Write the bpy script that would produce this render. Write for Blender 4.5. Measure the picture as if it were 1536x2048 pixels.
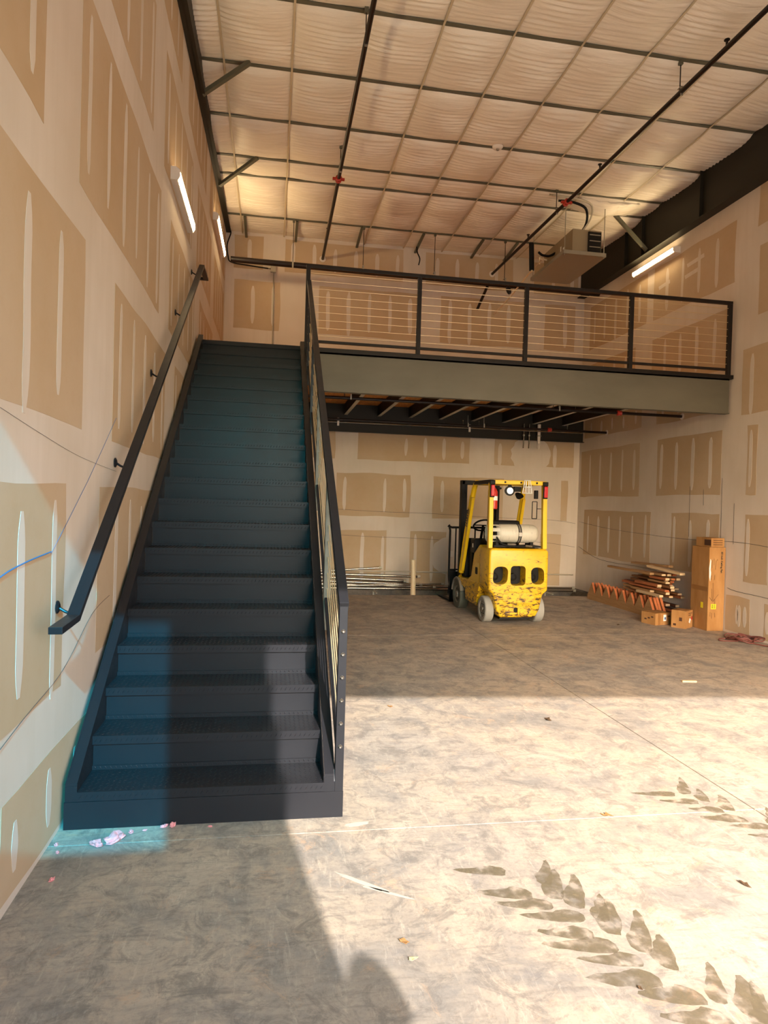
import bpy, bmesh, math, random
from mathutils import Vector, Matrix, noise

for o in list(bpy.data.objects): bpy.data.objects.remove(o)
SC = bpy.context.scene
COL = SC.collection
PI = math.pi
rnd = random.Random(7)

def lin(c):
    c = c/255.0
    return c/12.92 if c <= .04045 else ((c+.055)/1.055)**2.4
def rgb(r, g, b): return (lin(r), lin(g), lin(b), 1)

# ------------------------------------------------------------------ camera
F_PX, YAW, PITCH, ROLL, CX, CH = 1338.13, 0.166723, -0.0120235, 0.0290694, 0.93425, 1.60595
fw = Vector((math.sin(YAW), math.cos(YAW), 0)); rt = Vector((math.cos(YAW), -math.sin(YAW), 0)); up = Vector((0, 0, 1))
fw2 = fw*math.cos(PITCH)+up*math.sin(PITCH); up2 = up*math.cos(PITCH)-fw*math.sin(PITCH)
cr, sr = math.cos(ROLL), math.sin(ROLL)
R_ = rt*cr+up2*sr; U_ = up2*cr-rt*sr
cam = bpy.data.cameras.new('camera'); camo = bpy.data.objects.new('camera', cam); COL.objects.link(camo)
camo.matrix_world = Matrix(((R_.x, U_.x, -fw2.x, CX), (R_.y, U_.y, -fw2.y, 0), (R_.z, U_.z, -fw2.z, CH), (0, 0, 0, 1)))
cam.sensor_fit = 'VERTICAL'; cam.sensor_height = 36; cam.sensor_width = 27; cam.lens = F_PX/2048*36
cam.clip_start = .05; cam.clip_end = 200
SC.camera = camo

# ------------------------------------------------------------------ world, sun, exposure
W = bpy.data.worlds.new('world'); SC.world = W; W.use_nodes = True
nt = W.node_tree; nt.nodes.clear()
wo = nt.nodes.new('ShaderNodeOutputWorld'); bg = nt.nodes.new('ShaderNodeBackground'); sky = nt.nodes.new('ShaderNodeTexSky')
sky.sky_type = 'NISHITA'; sky.sun_disc = False; sky.sun_elevation = math.radians(29); sky.sun_rotation = math.radians(188)
sky.dust_density = 3.0; sky.air_density = 1.0
bg.inputs['Strength'].default_value = 1.0
nt.links.new(sky.outputs[0], bg.inputs[0]); nt.links.new(bg.outputs[0], wo.inputs[0])
SUN = Vector((-.147, 1, -.564)).normalized()
sl = bpy.data.lights.new('sun', 'SUN'); sl.energy = 8.2; sl.color = (1, .95, .90); sl.angle = math.radians(.6)
so = bpy.data.objects.new('sun', sl); COL.objects.link(so); so.rotation_euler = SUN.to_track_quat('-Z', 'Y').to_euler(); so.location = (3, -8, 9)
SC.view_settings.view_transform = 'Standard'; SC.view_settings.look = 'None'; SC.view_settings.gamma = 1
SC.view_settings.use_curve_mapping = False
SC.view_settings.exposure = 0.27

# ------------------------------------------------------------------ helpers
def bx(bm, x0, x1, y0, y1, z0, z1, M=None):
    vs = [bm.verts.new((M @ Vector(p)) if M else p) for p in
          [(x0,y0,z0),(x1,y0,z0),(x1,y1,z0),(x0,y1,z0),(x0,y0,z1),(x1,y0,z1),(x1,y1,z1),(x0,y1,z1)]]
    for f in [(0,3,2,1),(4,5,6,7),(0,1,5,4),(1,2,6,5),(2,3,7,6),(3,0,4,7)]: bm.faces.new([vs[i] for i in f])
    return bm
def prism(bm, pts, axis, a, b):
    def P(p, t):
        return {'x': (t, p[0], p[1]), 'y': (p[0], t, p[1]), 'z': (p[0], p[1], t)}[axis]
    v0 = [bm.verts.new(P(p, a)) for p in pts]; v1 = [bm.verts.new(P(p, b)) for p in pts]
    n = len(pts)
    bm.faces.new(v0); bm.faces.new(v1[::-1])
    for i in range(n): bm.faces.new([v0[i], v0[(i+1) % n], v1[(i+1) % n], v1[i]][::-1])
    return bm
def frame(d):
    d = d.normalized(); a = Vector((0,0,1)) if abs(d.z) < .9 else Vector((1,0,0))
    u = d.cross(a).normalized(); return u, u.cross(d).normalized()
def cyl(bm, p0, p1, r, seg=12, r1=None, cap=True):
    p0, p1 = Vector(p0), Vector(p1); u, v = frame(p1-p0); r1 = r if r1 is None else r1
    A = [bm.verts.new(p0+(u*math.cos(2*PI*i/seg)+v*math.sin(2*PI*i/seg))*r) for i in range(seg)]
    B = [bm.verts.new(p1+(u*math.cos(2*PI*i/seg)+v*math.sin(2*PI*i/seg))*r1) for i in range(seg)]
    for i in range(seg): bm.faces.new([A[i], A[(i+1) % seg], B[(i+1) % seg], B[i]])
    if cap: bm.faces.new(A[::-1]); bm.faces.new(B)
    return bm
def lathe(bm, p0, d, prof, seg=24):
    """prof: list of (t along d, radius)"""
    p0 = Vector(p0); d = Vector(d).normalized(); u, v = frame(d); rings = []
    for t, r in prof:
        rings.append([bm.verts.new(p0+d*t+(u*math.cos(2*PI*i/seg)+v*math.sin(2*PI*i/seg))*max(r, 1e-4)) for i in range(seg)])
    for A, B in zip(rings, rings[1:]):
        for i in range(seg): bm.faces.new([A[i], A[(i+1) % seg], B[(i+1) % seg], B[i]])
    bm.faces.new(rings[0][::-1]); bm.faces.new(rings[-1])
    return bm
def smooth_path(pts, n=6):
    pts = [Vector(p) for p in pts]; out = []
    for i in range(len(pts)-1):
        p0 = pts[max(i-1, 0)]; p1 = pts[i]; p2 = pts[i+1]; p3 = pts[min(i+2, len(pts)-1)]
        for k in range(n):
            t = k/n
            out.append(.5*((2*p1)+(p2-p0)*t+(2*p0-5*p1+4*p2-p3)*t*t+(3*p1-p0-3*p2+p3)*t*t*t))
    out.append(pts[-1]); return out
def tube(bm, pts, r, seg=8, closed=False):
    pts = [Vector(p) for p in pts]; rings = []; n = len(pts); pu = None
    for i, p in enumerate(pts):
        d = (pts[min(i+1, n-1)]-pts[max(i-1, 0)])
        if d.length < 1e-7: d = Vector((0, 0, 1))
        d.normalize()
        if pu is None: u, v = frame(d)
        else:
            u = (pu-d*pu.dot(d)).normalized(); v = d.cross(u)
        pu = u
        rings.append([bm.verts.new(p+(u*math.cos(2*PI*k/seg)+v*math.sin(2*PI*k/seg))*r) for k in range(seg)])
    for A, B in zip(rings, rings[1:]):
        for k in range(seg): bm.faces.new([A[k], A[(k+1) % seg], B[(k+1) % seg], B[k]])
    bm.faces.new(rings[0][::-1]); bm.faces.new(rings[-1])
    return bm
def beam(bm, p0, p1, w, h, upv=(0,0,1)):
    """rectangular bar between two points; h along the up direction, w sideways"""
    p0, p1 = Vector(p0), Vector(p1); d = (p1-p0).normalized(); s = d.cross(Vector(upv)).normalized(); u = s.cross(d)
    vs = []
    for p in (p0, p1):
        for a, b in ((-1,-1),(1,-1),(1,1),(-1,1)): vs.append(bm.verts.new(p+s*(a*w/2)+u*(b*h/2)))
    for f in [(0,1,2,3),(7,6,5,4),(0,4,5,1),(1,5,6,2),(2,6,7,3),(3,7,4,0)]: bm.faces.new([vs[i] for i in f])
    return bm
def B(): return bmesh.new()
def obj(name, bm, mat, parent=None, bevel=0, smooth=False, segs=2, loc=None, rot=None):
    me = bpy.data.meshes.new(name)
    bmesh.ops.recalc_face_normals(bm, faces=bm.faces); bm.to_mesh(me); bm.free()
    if smooth:
        for p in me.polygons: p.use_smooth = True
        try: me.set_sharp_from_angle(angle=math.radians(42))
        except Exception: pass
    me.materials.append(mat)
    o = bpy.data.objects.new(name, me); COL.objects.link(o)
    if parent: o.parent = parent
    if loc: o.location = loc
    if rot: o.rotation_euler = rot
    if bevel:
        m = o.modifiers.new('bevel', 'BEVEL'); m.width = bevel; m.segments = segs; m.limit_method = 'ANGLE'; m.angle_limit = math.radians(40)
    return o
def tag(o, label, cat, group=None):
    o['label'] = label; o['category'] = cat
    if group: o['group'] = group
    return o
def thing(name, label, cat, loc=(0,0,0), rz=0, group=None):
    o = bpy.data.objects.new(name, None); COL.objects.link(o); o.location = loc; o.rotation_euler = (0,0,rz); o.empty_display_size = .1
    return tag(o, label, cat, group)
def struct(name, bm, mat, label=None, cat=None, **k):
    o = obj(name, bm, mat, **k); o['kind'] = 'structure'
    if label: o['label'] = label
    if cat: o['category'] = cat
    return o
def dupmesh(name, src, parent, loc=(0,0,0), rot=(0,0,0)):
    o = bpy.data.objects.new(name, src.data); COL.objects.link(o); o.parent = parent; o.location = loc; o.rotation_euler = rot
    for m in src.modifiers:
        n = o.modifiers.new(m.name, m.type)
        if m.type == 'BEVEL': n.width = m.width; n.segments = m.segments; n.limit_method = m.limit_method; n.angle_limit = m.angle_limit
    return o
def bake_bool(o, cutters, op='DIFFERENCE'):
    for c in cutters:
        m = o.modifiers.new('b', 'BOOLEAN'); m.operation = op; m.object = c; m.solver = 'EXACT'
    dg = bpy.context.evaluated_depsgraph_get()
    me = bpy.data.meshes.new_from_object(o.evaluated_get(dg)); o.modifiers.clear(); o.data = me
    for c in cutters: bpy.data.objects.remove(c)
    return o
def text_mesh(name, body, size, mat, parent, M, extrude=.0008, bold=0):
    cu = bpy.data.curves.new('t', 'FONT'); cu.body = body; cu.size = size; cu.extrude = extrude; cu.offset = bold; cu.resolution_u = 3
    t = bpy.data.objects.new('t', cu); COL.objects.link(t)
    dg = bpy.context.evaluated_depsgraph_get(); me = bpy.data.meshes.new_from_object(t.evaluated_get(dg))
    bpy.data.objects.remove(t)
    me.materials.clear(); me.materials.append(mat); me.transform(M)
    o = bpy.data.objects.new(name, me); COL.objects.link(o); o.parent = parent
    return o

# ------------------------------------------------------------------ materials
def mat(name, col, rough=.6, metal=0, emit=None, spec=.5):
    m = bpy.data.materials.new(name); m.use_nodes = True; b = m.node_tree.nodes['Principled BSDF']
    b.inputs['Base Color'].default_value = col; b.inputs['Roughness'].default_value = rough; b.inputs['Metallic'].default_value = metal
    b.inputs['Specular IOR Level'].default_value = spec
    if emit: b.inputs['Emission Color'].default_value = emit[0]; b.inputs['Emission Strength'].default_value = emit[1]
    return m
class NG:
    def __init__(s, m): s.m = m; s.t = m.node_tree; s.b = s.t.nodes['Principled BSDF']; s.tc = s.n('ShaderNodeTexCoord')
    def n(s, ty, **k):
        x = s.t.nodes.new(ty)
        for a, v in k.items(): setattr(x, a, v)
        return x
    def l(s, a, b): s.t.links.new(a, b)
    def coord(s, scale=(1,1,1), rot=(0,0,0)):
        mp = s.n('ShaderNodeMapping'); mp.inputs['Scale'].default_value = scale; mp.inputs['Rotation'].default_value = rot
        s.l(s.tc.outputs['Object'], mp.inputs[0]); return mp.outputs[0]
    def noise(s, vec, scale, detail=6, rough=.6, dist=0):
        x = s.n('ShaderNodeTexNoise'); s.l(vec, x.inputs['Vector']); x.inputs['Scale'].default_value = scale
        x.inputs['Detail'].default_value = detail; x.inputs['Roughness'].default_value = rough; x.inputs['Distortion'].default_value = dist
        return x.outputs['Fac']
    def ramp(s, fac, stops, interp='LINEAR'):
        r = s.n('ShaderNodeValToRGB'); r.color_ramp.interpolation = interp; e = r.color_ramp.elements
        while len(e) < len(stops): e.new(.5)
        for i, (p, c) in enumerate(stops):
            e[i].position = p; e[i].color = c if not isinstance(c, (int, float)) else (c, c, c, 1)
        s.l(fac, r.inputs[0]); return r.outputs[0]
    def mix(s, fac, a, b, mode='MIX'):
        x = s.n('ShaderNodeMix', data_type='RGBA', blend_type=mode)
        for sock, v in ((x.inputs[0], fac), (x.inputs[6], a), (x.inputs[7], b)):
            if hasattr(v, 'is_linked'): s.l(v, sock)
            else: sock.default_value = v
        return x.outputs[2]
    def bump(s, h, strength=.3, dist=.01):
        x = s.n('ShaderNodeBump'); x.inputs['Strength'].default_value = strength; x.inputs['Distance'].default_value = dist
        s.l(h, x.inputs['Height']); s.l(x.outputs[0], s.b.inputs['Normal'])

MUD = mat('joint_compound', rgb(214, 200, 186), .85, spec=.2)
g = NG(MUD); c = g.coord()
n1 = g.noise(c, 1.1, 4, .5); n2 = g.noise(g.coord((1, 1, .12)), 9, 4, .6)
col = g.ramp(n1, [(.3, rgb(208, 193, 176)), (.7, rgb(220, 207, 194))])
col = g.mix(g.ramp(n2, [(.45, 0), (.8, .35)]), col, rgb(200, 184, 164))
g.l(col, g.b.inputs['Base Color'])
PAPER = mat('drywall_paper', rgb(190, 160, 124), .9, spec=.15)
g = NG(PAPER); c = g.coord()
n1 = g.noise(c, .9, 4, .6); n2 = g.noise(c, 14, 5, .7)
col = g.ramp(n1, [(.3, rgb(190, 163, 130)), (.7, rgb(198, 175, 148))])
col = g.mix(g.ramp(n2, [(.5, 0), (.9, .25)]), col, rgb(180, 148, 110))
g.l(col, g.b.inputs['Base Color'])

def concrete_mat(name, dark=1.0):
    m = mat(name, rgb(168, 152, 134), .62, spec=.35); g = NG(m)
    c = g.coord()
    big = g.noise(c, .75, 5, .6, .4); mid = g.noise(c, 2.6, 8, .72, .6)
    st = g.noise(g.coord((1.3, 9, 1), (0, 0, .55)), 3.0, 8, .75, 1.2); st2 = g.noise(g.coord((10, 1.6, 1), (0, 0, .35)), 3.6, 8, .75, 1.0)
    fine = g.noise(c, 42, 6, .8)
    col = g.ramp(big, [(.28, rgb(157, 146, 134)), (.48, rgb(186, 168, 148)), (.66, rgb(172, 160, 148)), (.8, rgb(196, 168, 142))])
    col = g.mix(g.ramp(mid, [(.46, 0), (.64, .85)]), col, rgb(136, 130, 124))
    col = g.mix(g.ramp(mid, [(.28, .7), (.44, 0)]), col, rgb(206, 190, 168))
    col = g.mix(g.ramp(st, [(.52, 0), (.70, .75)]), col, rgb(128, 120, 112))
    col = g.mix(g.ramp(st2, [(.55, 0), (.74, .7)]), col, rgb(214, 198, 178))
    mot = g.noise(c, 6.5, 10, .8, .8); m2 = g.noise(g.coord((1, 1, 1), (0, 0, 1)), 3.1, 10, .82, 1.4)
    col = g.mix(g.ramp(mot, [(.50, 0), (.60, .65)]), col, rgb(120, 113, 106))
    col = g.mix(g.ramp(m2, [(.56, 0), (.64, .6)]), col, rgb(200, 164, 132))
    col = g.mix(g.ramp(m2, [(.34, .55), (.42, 0)]), col, rgb(130, 124, 122))
    col = g.mix(g.ramp(fine, [(.5, 0), (.78, .6)]), col, rgb(118, 108, 98))
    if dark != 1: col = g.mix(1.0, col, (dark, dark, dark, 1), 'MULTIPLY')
    g.l(col, g.b.inputs['Base Color'])
    g.l(g.ramp(mid, [(.3, .5), (.7, .75)]), g.b.inputs['Roughness'])
    g.bump(fine, .12, .004)
    return m
CONC = concrete_mat('concrete_floor')
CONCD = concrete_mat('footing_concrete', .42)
DUST = mat('joint_dust', rgb(196, 184, 166), .9)
BLACK = mat('black_paint', rgb(36, 35, 38), .38, spec=.22)
g = NG(BLACK); n1 = g.noise(g.coord(), 7, 6, .7)
g.l(g.ramp(n1, [(.3, .31), (.7, .42)]), g.b.inputs['Roughness'])
sc = g.noise(g.coord((2, 2, 9)), 16, 6, .8)
g.l(g.mix(g.ramp(sc, [(.66, 0), (.74, .35)]), rgb(36, 35, 38), rgb(84, 84, 84)), g.b.inputs['Base Color'])
BLACK2 = mat('black_steel_tube', rgb(27, 22, 19), .45, spec=.3)
BEAMG = mat('grey_green_primer', rgb(104, 101, 86), .55)
g = NG(BEAMG); n1 = g.noise(g.coord((.4, 1, 1)), 3, 6, .6)
g.l(g.ramp(n1, [(.3, rgb(86, 82, 69)), (.75, rgb(100, 95, 81))]), g.b.inputs['Base Color'])
PURL = mat('purlin_green', rgb(92, 90, 74), .5)
RAFT = mat('rafter_dark', rgb(34, 31, 23), .55, spec=.3)
FAB = mat('insulation_facing', rgb(232, 222, 206), .40, spec=.5)
g = NG(FAB); w1 = g.noise(g.coord((.9, 12, 1)), 2.4, 6, .6, .25)
g.l(g.ramp(w1, [(.3, rgb(228, 216, 198)), (.7, rgb(238, 228, 212))]), g.b.inputs['Base Color'])
g.bump(w1, .4, .03)
BAND = mat('banding_strip', rgb(196, 180, 150), .5)
CABLE = mat('steel_cable', rgb(225, 205, 165), .35, .6)
STEEL = mat('bright_steel', rgb(168, 164, 156), .25, .95)
GALV = mat('galvanised_steel', rgb(170, 164, 150), .42, .7)
GALVD = mat('joist_galvanised', rgb(196, 186, 166), .5, .2)
OSB = mat('osb_deck', rgb(206, 132, 60), .75)
g = NG(OSB); v = g.n('ShaderNodeTexVoronoi'); v.inputs['Scale'].default_value = 34; g.l(g.coord((1, 2.4, 1)), v.inputs['Vector'])
g.l(g.ramp(v.outputs['Color'], [(.2, rgb(190, 110, 44)), (.6, rgb(226, 146, 66)), (.95, rgb(240, 172, 92))]), g.b.inputs['Base Color'])
WHITE = mat('white_enamel', rgb(226, 216, 204), .4)
LED = mat('led_diffuser', rgb(255, 246, 225), .4, emit=((1, .74, .40, 1), 52))
LEDR = mat('led_diffuser_daylight', rgb(255, 250, 240), .4, emit=((1, .76, .42, 1), 52))
RED = mat('red_coupling', rgb(170, 42, 26), .5)
PIPEB = mat('black_pipe', rgb(28, 18, 15), .42, spec=.3)
PVC = mat('cream_pvc', rgb(214, 192, 156), .4)
CARD = mat('cardboard', rgb(168, 122, 74), .85, spec=.1)
g = NG(CARD); n1 = g.noise(g.coord((1, 1, .3)), 7, 5, .6)
g.l(g.ramp(n1, [(.3, rgb(158, 112, 66)), (.7, rgb(180, 134, 84))]), g.b.inputs['Base Color'])
CARDP = mat('cardboard_print', rgb(74, 44, 24), .9)
TAPE = mat('brown_tape', rgb(150, 104, 58), .35)
YLAB = mat('yellow_sticker', rgb(236, 214, 40), .5); WLAB = mat('white_sticker', rgb(235, 235, 230), .5); RLAB = mat('red_print', rgb(176, 24, 28), .6)
BLAB = mat('blue_print', rgb(60, 90, 150), .6)
def wood_mat(name, a, b):
    m = mat(name, a, .75, spec=.25); g = NG(m)
    n = g.noise(g.coord((9, .7, 9)), 4, 6, .65, .6)
    g.l(g.ramp(n, [(.3, a), (.75, b)]), g.b.inputs['Base Color']); g.bump(n, .2, .004); return m
WD = [wood_mat('board_brown', rgb(122, 78, 46), rgb(150, 104, 66)), wood_mat('board_tan', rgb(158, 118, 78), rgb(182, 142, 98)),
      wood_mat('board_dark', rgb(84, 48, 32), rgb(112, 68, 44)), wood_mat('board_red', rgb(160, 92, 56), rgb(184, 116, 74))]
WEND = mat('board_end_grain', rgb(216, 184, 142), .8)
WRED = wood_mat('cut_face_orange', rgb(184, 100, 58), rgb(206, 126, 78))
YEL = mat('forklift_yellow', rgb(238, 196, 22), .38)
g = NG(YEL)
n1 = g.noise(g.coord((2.0, 2.0, 5.5)), 4.5, 10, .78, .5); n2 = g.noise(g.coord(), 2.4, 4, .6); n3 = g.noise(g.coord((1, 1, 6)), 13, 8, .8)
sx = g.n('ShaderNodeSeparateXYZ'); g.l(g.tc.outputs['Object'], sx.inputs[0])
mr = g.n('ShaderNodeMapRange'); g.l(sx.outputs['Z'], mr.inputs[0]); mr.inputs[1].default_value = .1; mr.inputs[2].default_value = 1.15; mr.inputs[3].default_value = .10; mr.inputs[4].default_value = -.035
ad = g.n('ShaderNodeMath', operation='ADD'); g.l(n1, ad.inputs[0]); g.l(mr.outputs[0], ad.inputs[1])
base = g.ramp(n2, [(.3, rgb(230, 186, 20)), (.7, rgb(216, 168, 28))])
base = g.mix(g.ramp(ad.outputs[0], [(.52, 0), (.62, .55)]), base, rgb(190, 138, 36))
chip = g.ramp(ad.outputs[0], [(.600, 0), (.614, 1)])
g.l(g.mix(chip, base, rgb(72, 48, 28)), g.b.inputs['Base Color'])
YEL2 = mat('guard_yellow', rgb(230, 186, 24), .32)
g = NG(YEL2); n1 = g.noise(g.coord((1, 1, .5)), 30, 6, .8)
g.l(g.mix(g.ramp(n1, [(.66, 0), (.7, .8)]), rgb(230, 186, 24), rgb(90, 62, 30)), g.b.inputs['Base Color'])
FBLK = mat('forklift_black', rgb(22, 19, 18), .55, spec=.2)
RUB = mat('grey_solid_tyre', rgb(150, 146, 138), .8)
RUBD = mat('dark_tyre', rgb(84, 86, 76), .8)
RIM = mat('wheel_rim', rgb(128, 120, 108), .55)
TANK = mat('propane_tank_paint', rgb(196, 188, 170), .5)
g = NG(TANK); n1 = g.noise(g.coord((5, 1, 1)), 9, 8, .75)
g.l(g.mix(g.ramp(n1, [(.55, 0), (.72, .7)]), rgb(202, 194, 176), rgb(120, 108, 92)), g.b.inputs['Base Color'])
REDL = mat('tail_lamp_red', rgb(190, 18, 28), .25); EXT = mat('extinguisher_red', rgb(190, 48, 36), .4)
LENS = mat('lamp_lens', rgb(250, 250, 245), .2, emit=((1, 1, .97, 1), .35))
INKB = mat('black_ink', rgb(28, 24, 20), .6)
CORD = mat('brown_cord', rgb(112, 60, 52), .6)
PINK = mat('pink_insulation', rgb(244, 158, 158), .95)
LEAF = mat('dry_leaf', rgb(150, 108, 62), .8); LEAFD = mat('dark_leaf', rgb(84, 60, 36), .8)
CHALK = mat('blue_chalk', rgb(70, 120, 170), .9); PENC = mat('thin_black_wire', rgb(84, 78, 74), .8)
DIRT = mat('trench_dirt', rgb(92, 72, 52), .95)
HOSE = mat('black_hose', rgb(18, 17, 16), .6, spec=.2)
HV = mat('hvac_panel', rgb(150, 134, 108), .5, .25)
TYREM = bpy.data.materials.new('tyre_mark'); TYREM.use_nodes = True
t = TYREM.node_tree; b_ = t.nodes['Principled BSDF']; b_.inputs['Base Color'].default_value = rgb(126, 112, 88); b_.inputs['Roughness'].default_value = .7
tr = t.nodes.new('ShaderNodeBsdfTransparent'); mx = t.nodes.new('ShaderNodeMixShader'); tc = t.nodes.new('ShaderNodeTexCoord')
nn = t.nodes.new('ShaderNodeTexNoise'); nn.inputs['Scale'].default_value = 14; nn.inputs['Detail'].default_value = 8; rp = t.nodes.new('ShaderNodeValToRGB')
rp.color_ramp.elements[0].position = .3; rp.color_ramp.elements[0].color = (.8, .8, .8, 1); rp.color_ramp.elements[1].position = .62; rp.color_ramp.elements[1].color = (.05, .05, .05, 1)
t.links.new(tc.outputs['Object'], nn.inputs['Vector']); t.links.new(nn.outputs['Fac'], rp.inputs[0]); t.links.new(rp.outputs[0], mx.inputs[0])
t.links.new(tr.outputs[0], mx.inputs[1]); t.links.new(b_.outputs[0], mx.inputs[2]); t.links.new(mx.outputs[0], t.nodes['Material Output'].inputs[0])
GLASS = bpy.data.materials.new('blue_tinted_film'); GLASS.use_nodes = True
t = GLASS.node_tree; t.nodes.clear(); om = t.nodes.new('ShaderNodeOutputMaterial'); tr = t.nodes.new('ShaderNodeBsdfTransparent'); gl = t.nodes.new('ShaderNodeBsdfGlossy'); mx = t.nodes.new('ShaderNodeMixShader')
tr.inputs[0].default_value = (.17, .78, 1.0, 1); gl.inputs['Roughness'].default_value = .02; mx.inputs[0].default_value = .06
t.links.new(tr.outputs[0], mx.inputs[1]); t.links.new(gl.outputs[0], mx.inputs[2]); t.links.new(mx.outputs[0], om.inputs[0])

# ------------------------------------------------------------------ the room shell
XL, XR, YB, YF, ZC = -.03, 7.09, 12.8, -1.0, 6.6
SLAB_END = 11.62
# ground below the slabs, light dust in the saw cuts
bm = B(); bx(bm, XL-.2, XR+.2, YF-.0, SLAB_END, -.35, -.006)
floor = struct('floor', bm, DUST)
jx, jy, gp = 3.575, 3.235, .004
xs = [(XL, jx-gp), (jx+gp, XR)]
ys = [(YF, jy-gp), (jy+gp, 8.05-gp), (8.05+gp, SLAB_END)]
for xi, (a, b) in enumerate(xs):
    for yi, (c_, d) in enumerate(ys):
        bm = B(); e0 = a+(.0); bx(bm, a, b, c_, d, -.005, 0)
        obj('concrete_slab', bm, CONC, floor)
bm = B(); bx(bm, XL-.2, XR+.2, SLAB_END, YB+.2, -.42, -.40); struct('trim_1', bm, DIRT)
bm = B()
for i in range(60):
    x = rnd.uniform(.1, 7.0); y = rnd.uniform(11.66, 12.7); r = rnd.uniform(.03, .1); bmesh.ops.create_icosphere(bm, subdivisions=1, radius=r, matrix=Matrix.Translation((x, y, -.40+r*.2)))
o = obj('dirt_clods', bm, DIRT); tag(o, 'loose brown dirt lying in the open trench at the back wall', 'dirt'); o['kind'] = 'stuff'
# footing (stem wall) under the back wall
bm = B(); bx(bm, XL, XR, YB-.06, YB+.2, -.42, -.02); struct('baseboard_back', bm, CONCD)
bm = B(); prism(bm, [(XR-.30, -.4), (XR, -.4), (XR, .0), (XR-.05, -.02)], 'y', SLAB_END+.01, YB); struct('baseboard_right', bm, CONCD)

def wall(name, axis, v0, x0, x1, z0, z1, side):
    bm = B()
    if axis == 'x': bx(bm, min(v0, v0+side*.2), max(v0, v0+side*.2), x0, x1, z0, z1)
    else: bx(bm, x0, x1, min(v0, v0+side*.2), max(v0, v0+side*.2), z0, z1)
    return struct(name, bm, MUD)
wl = wall('wall_left', 'x', XL, YF-.2, YB+.2, -.4, ZC+.25, -1)
wr = wall('wall_right', 'x', XR, YF-.2, YB+.2, -.4, ZC+.25, 1)
wb = wall('wall_back', 'y', YB, XL-.2, XR+.2, -.02, ZC+.25, 1)
# front wall with roll-up opening and tinted transom (behind the camera)
bm = B()
x0o, x1o = 1.695, 6.75; zl, zr = 3.79, 3.60
T0, T1, TZ0, TZ1 = .10, 1.136, 2.345, 4.00
def fpoly(pts): prism(bm, pts, 'y', YF-.2, YF)
fpoly([(XL-.2, -.4), (T0, -.4), (T0, ZC+.2), (XL-.2, ZC+.2)])
fpoly([(T0, -.4), (T1, -.4), (T1, TZ0), (T0, TZ0)]); fpoly([(T0, TZ1), (T1, TZ1), (T1, ZC+.2), (T0, ZC+.2)])
fpoly([(T1, -.4), (x0o, -.4), (x0o, ZC+.2), (T1, ZC+.2)])
fpoly([(x0o, zl), (x1o, zr), (x1o, ZC+.2), (x0o, ZC+.2)])
fpoly([(x1o, -.4), (XR+.2, -.4), (XR+.2, ZC+.2), (x1o, ZC+.2)])
struct('wall_front', bm, MUD)
bm = B(); bx(bm, T0, T1, YF-.012, YF-.002, TZ0, TZ1); wn = struct('window_1', bm, GLASS)
bm = B(); bx(bm, -14, 20, -30, YF-.0, -.4, -.01); struct('outside_ground', bm, concrete_mat('outside_concrete'), )  # unseen ground outside the opening, added to bounce sunlight indoors

# ---- drywall faces and mud strips
def wob(a, b, k, amp=.012, st=.16, seed=0.):
    n = max(2, int(abs(b-a)/st)); out = []
    for i in range(n):
        t = a+(b-a)*i/n; out.append((t, noise.noise(Vector((t*1.7, k*3.1, seed)))*amp*2.2))
    return out
def patch(parent, plane, val, sgn, a0, a1, z0, z1, strips=(), r=.03):
    """plane 'x' or 'y'; a = the in-plane horizontal coordinate; sgn = direction into the room"""
    sd = rnd.uniform(0, 100)
    pts = [(a, z0+w) for a, w in wob(a0, a1, 1, seed=sd)] + [(a1+w, z) for z, w in wob(z0, z1, 2, seed=sd)] + \
          [(a, z1+w) for a, w in wob(a1, a0, 3, seed=sd)] + [(a0+w, z) for z, w in wob(z1, z0, 4, seed=sd)]
    bm = B()
    prism(bm, pts, plane, val-sgn*.004, val+sgn*.0015)
    f = obj('drywall_face', bm, PAPER, parent)
    for s in strips:
        a = s if isinstance(s, (int, float)) else s[0]
        if not (a0+.05 < a < a1-.04): continue
        b0 = z0+rnd.uniform(.05, .12); b1 = z1-rnd.uniform(.05, .12)
        if not isinstance(s, (int, float)): b0, b1 = s[1], s[2]
        if rnd.random() < .12: b0 = z0-.02
        w = rnd.uniform(.028, .042); tl = rnd.uniform(.06, .16); L = []; Rr = []
        ph = rnd.uniform(0, 50)
        for i in range(13):
            t = i/12; z = b0+(b1-b0)*t; e = min(1, min(t, 1-t)*(b1-b0)/tl+.12)
            ww = w*math.sqrt(max(0, e)); j = noise.noise(Vector((z*2.5, ph, 0)))*.012
            L.append((a-ww+j, z)); Rr.append((a+ww+j, z))
        bm = B(); prism(bm, L+Rr[::-1], plane, val-sgn*.003, val+sgn*.0028)
        obj('mud_strip', bm, MUD, f)
def row(parent, plane, val, sgn, z0, z1, spans, studs):
    for a, b in spans: patch(parent, plane, val, sgn, a, b, z0, z1, [s for s in studs if a < s < b])
SL = [2.82+.4064*k for k in range(-9, 25)]
row(wl, 'x', XL, 1, .03, .43, [(-.9, 2.1), (2.68, 5.0), (5.6, 8.2), (8.6, 11.0)], SL)
row(wl, 'x', XL, 1, .70, 1.655, [(-.6, .9), (1.3, 3.38), (4.0, 5.9), (6.45, 8.4), (9.0, 11.0), (11.5, 12.6)], SL)
row(wl, 'x', XL, 1, 1.94, 2.89, [(-.9, .95), (1.5, 3.61), (4.27, 6.2), (6.75, 8.7), (9.2, 11.0), (11.5, 12.6)], SL)
row(wl, 'x', XL, 1, 3.125, 4.12, [(-.6, .7), (1.1, 2.98), (3.48, 5.78), (6.32, 8.2), (8.75, 10.6), (11.1, 12.6)], SL)
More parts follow.
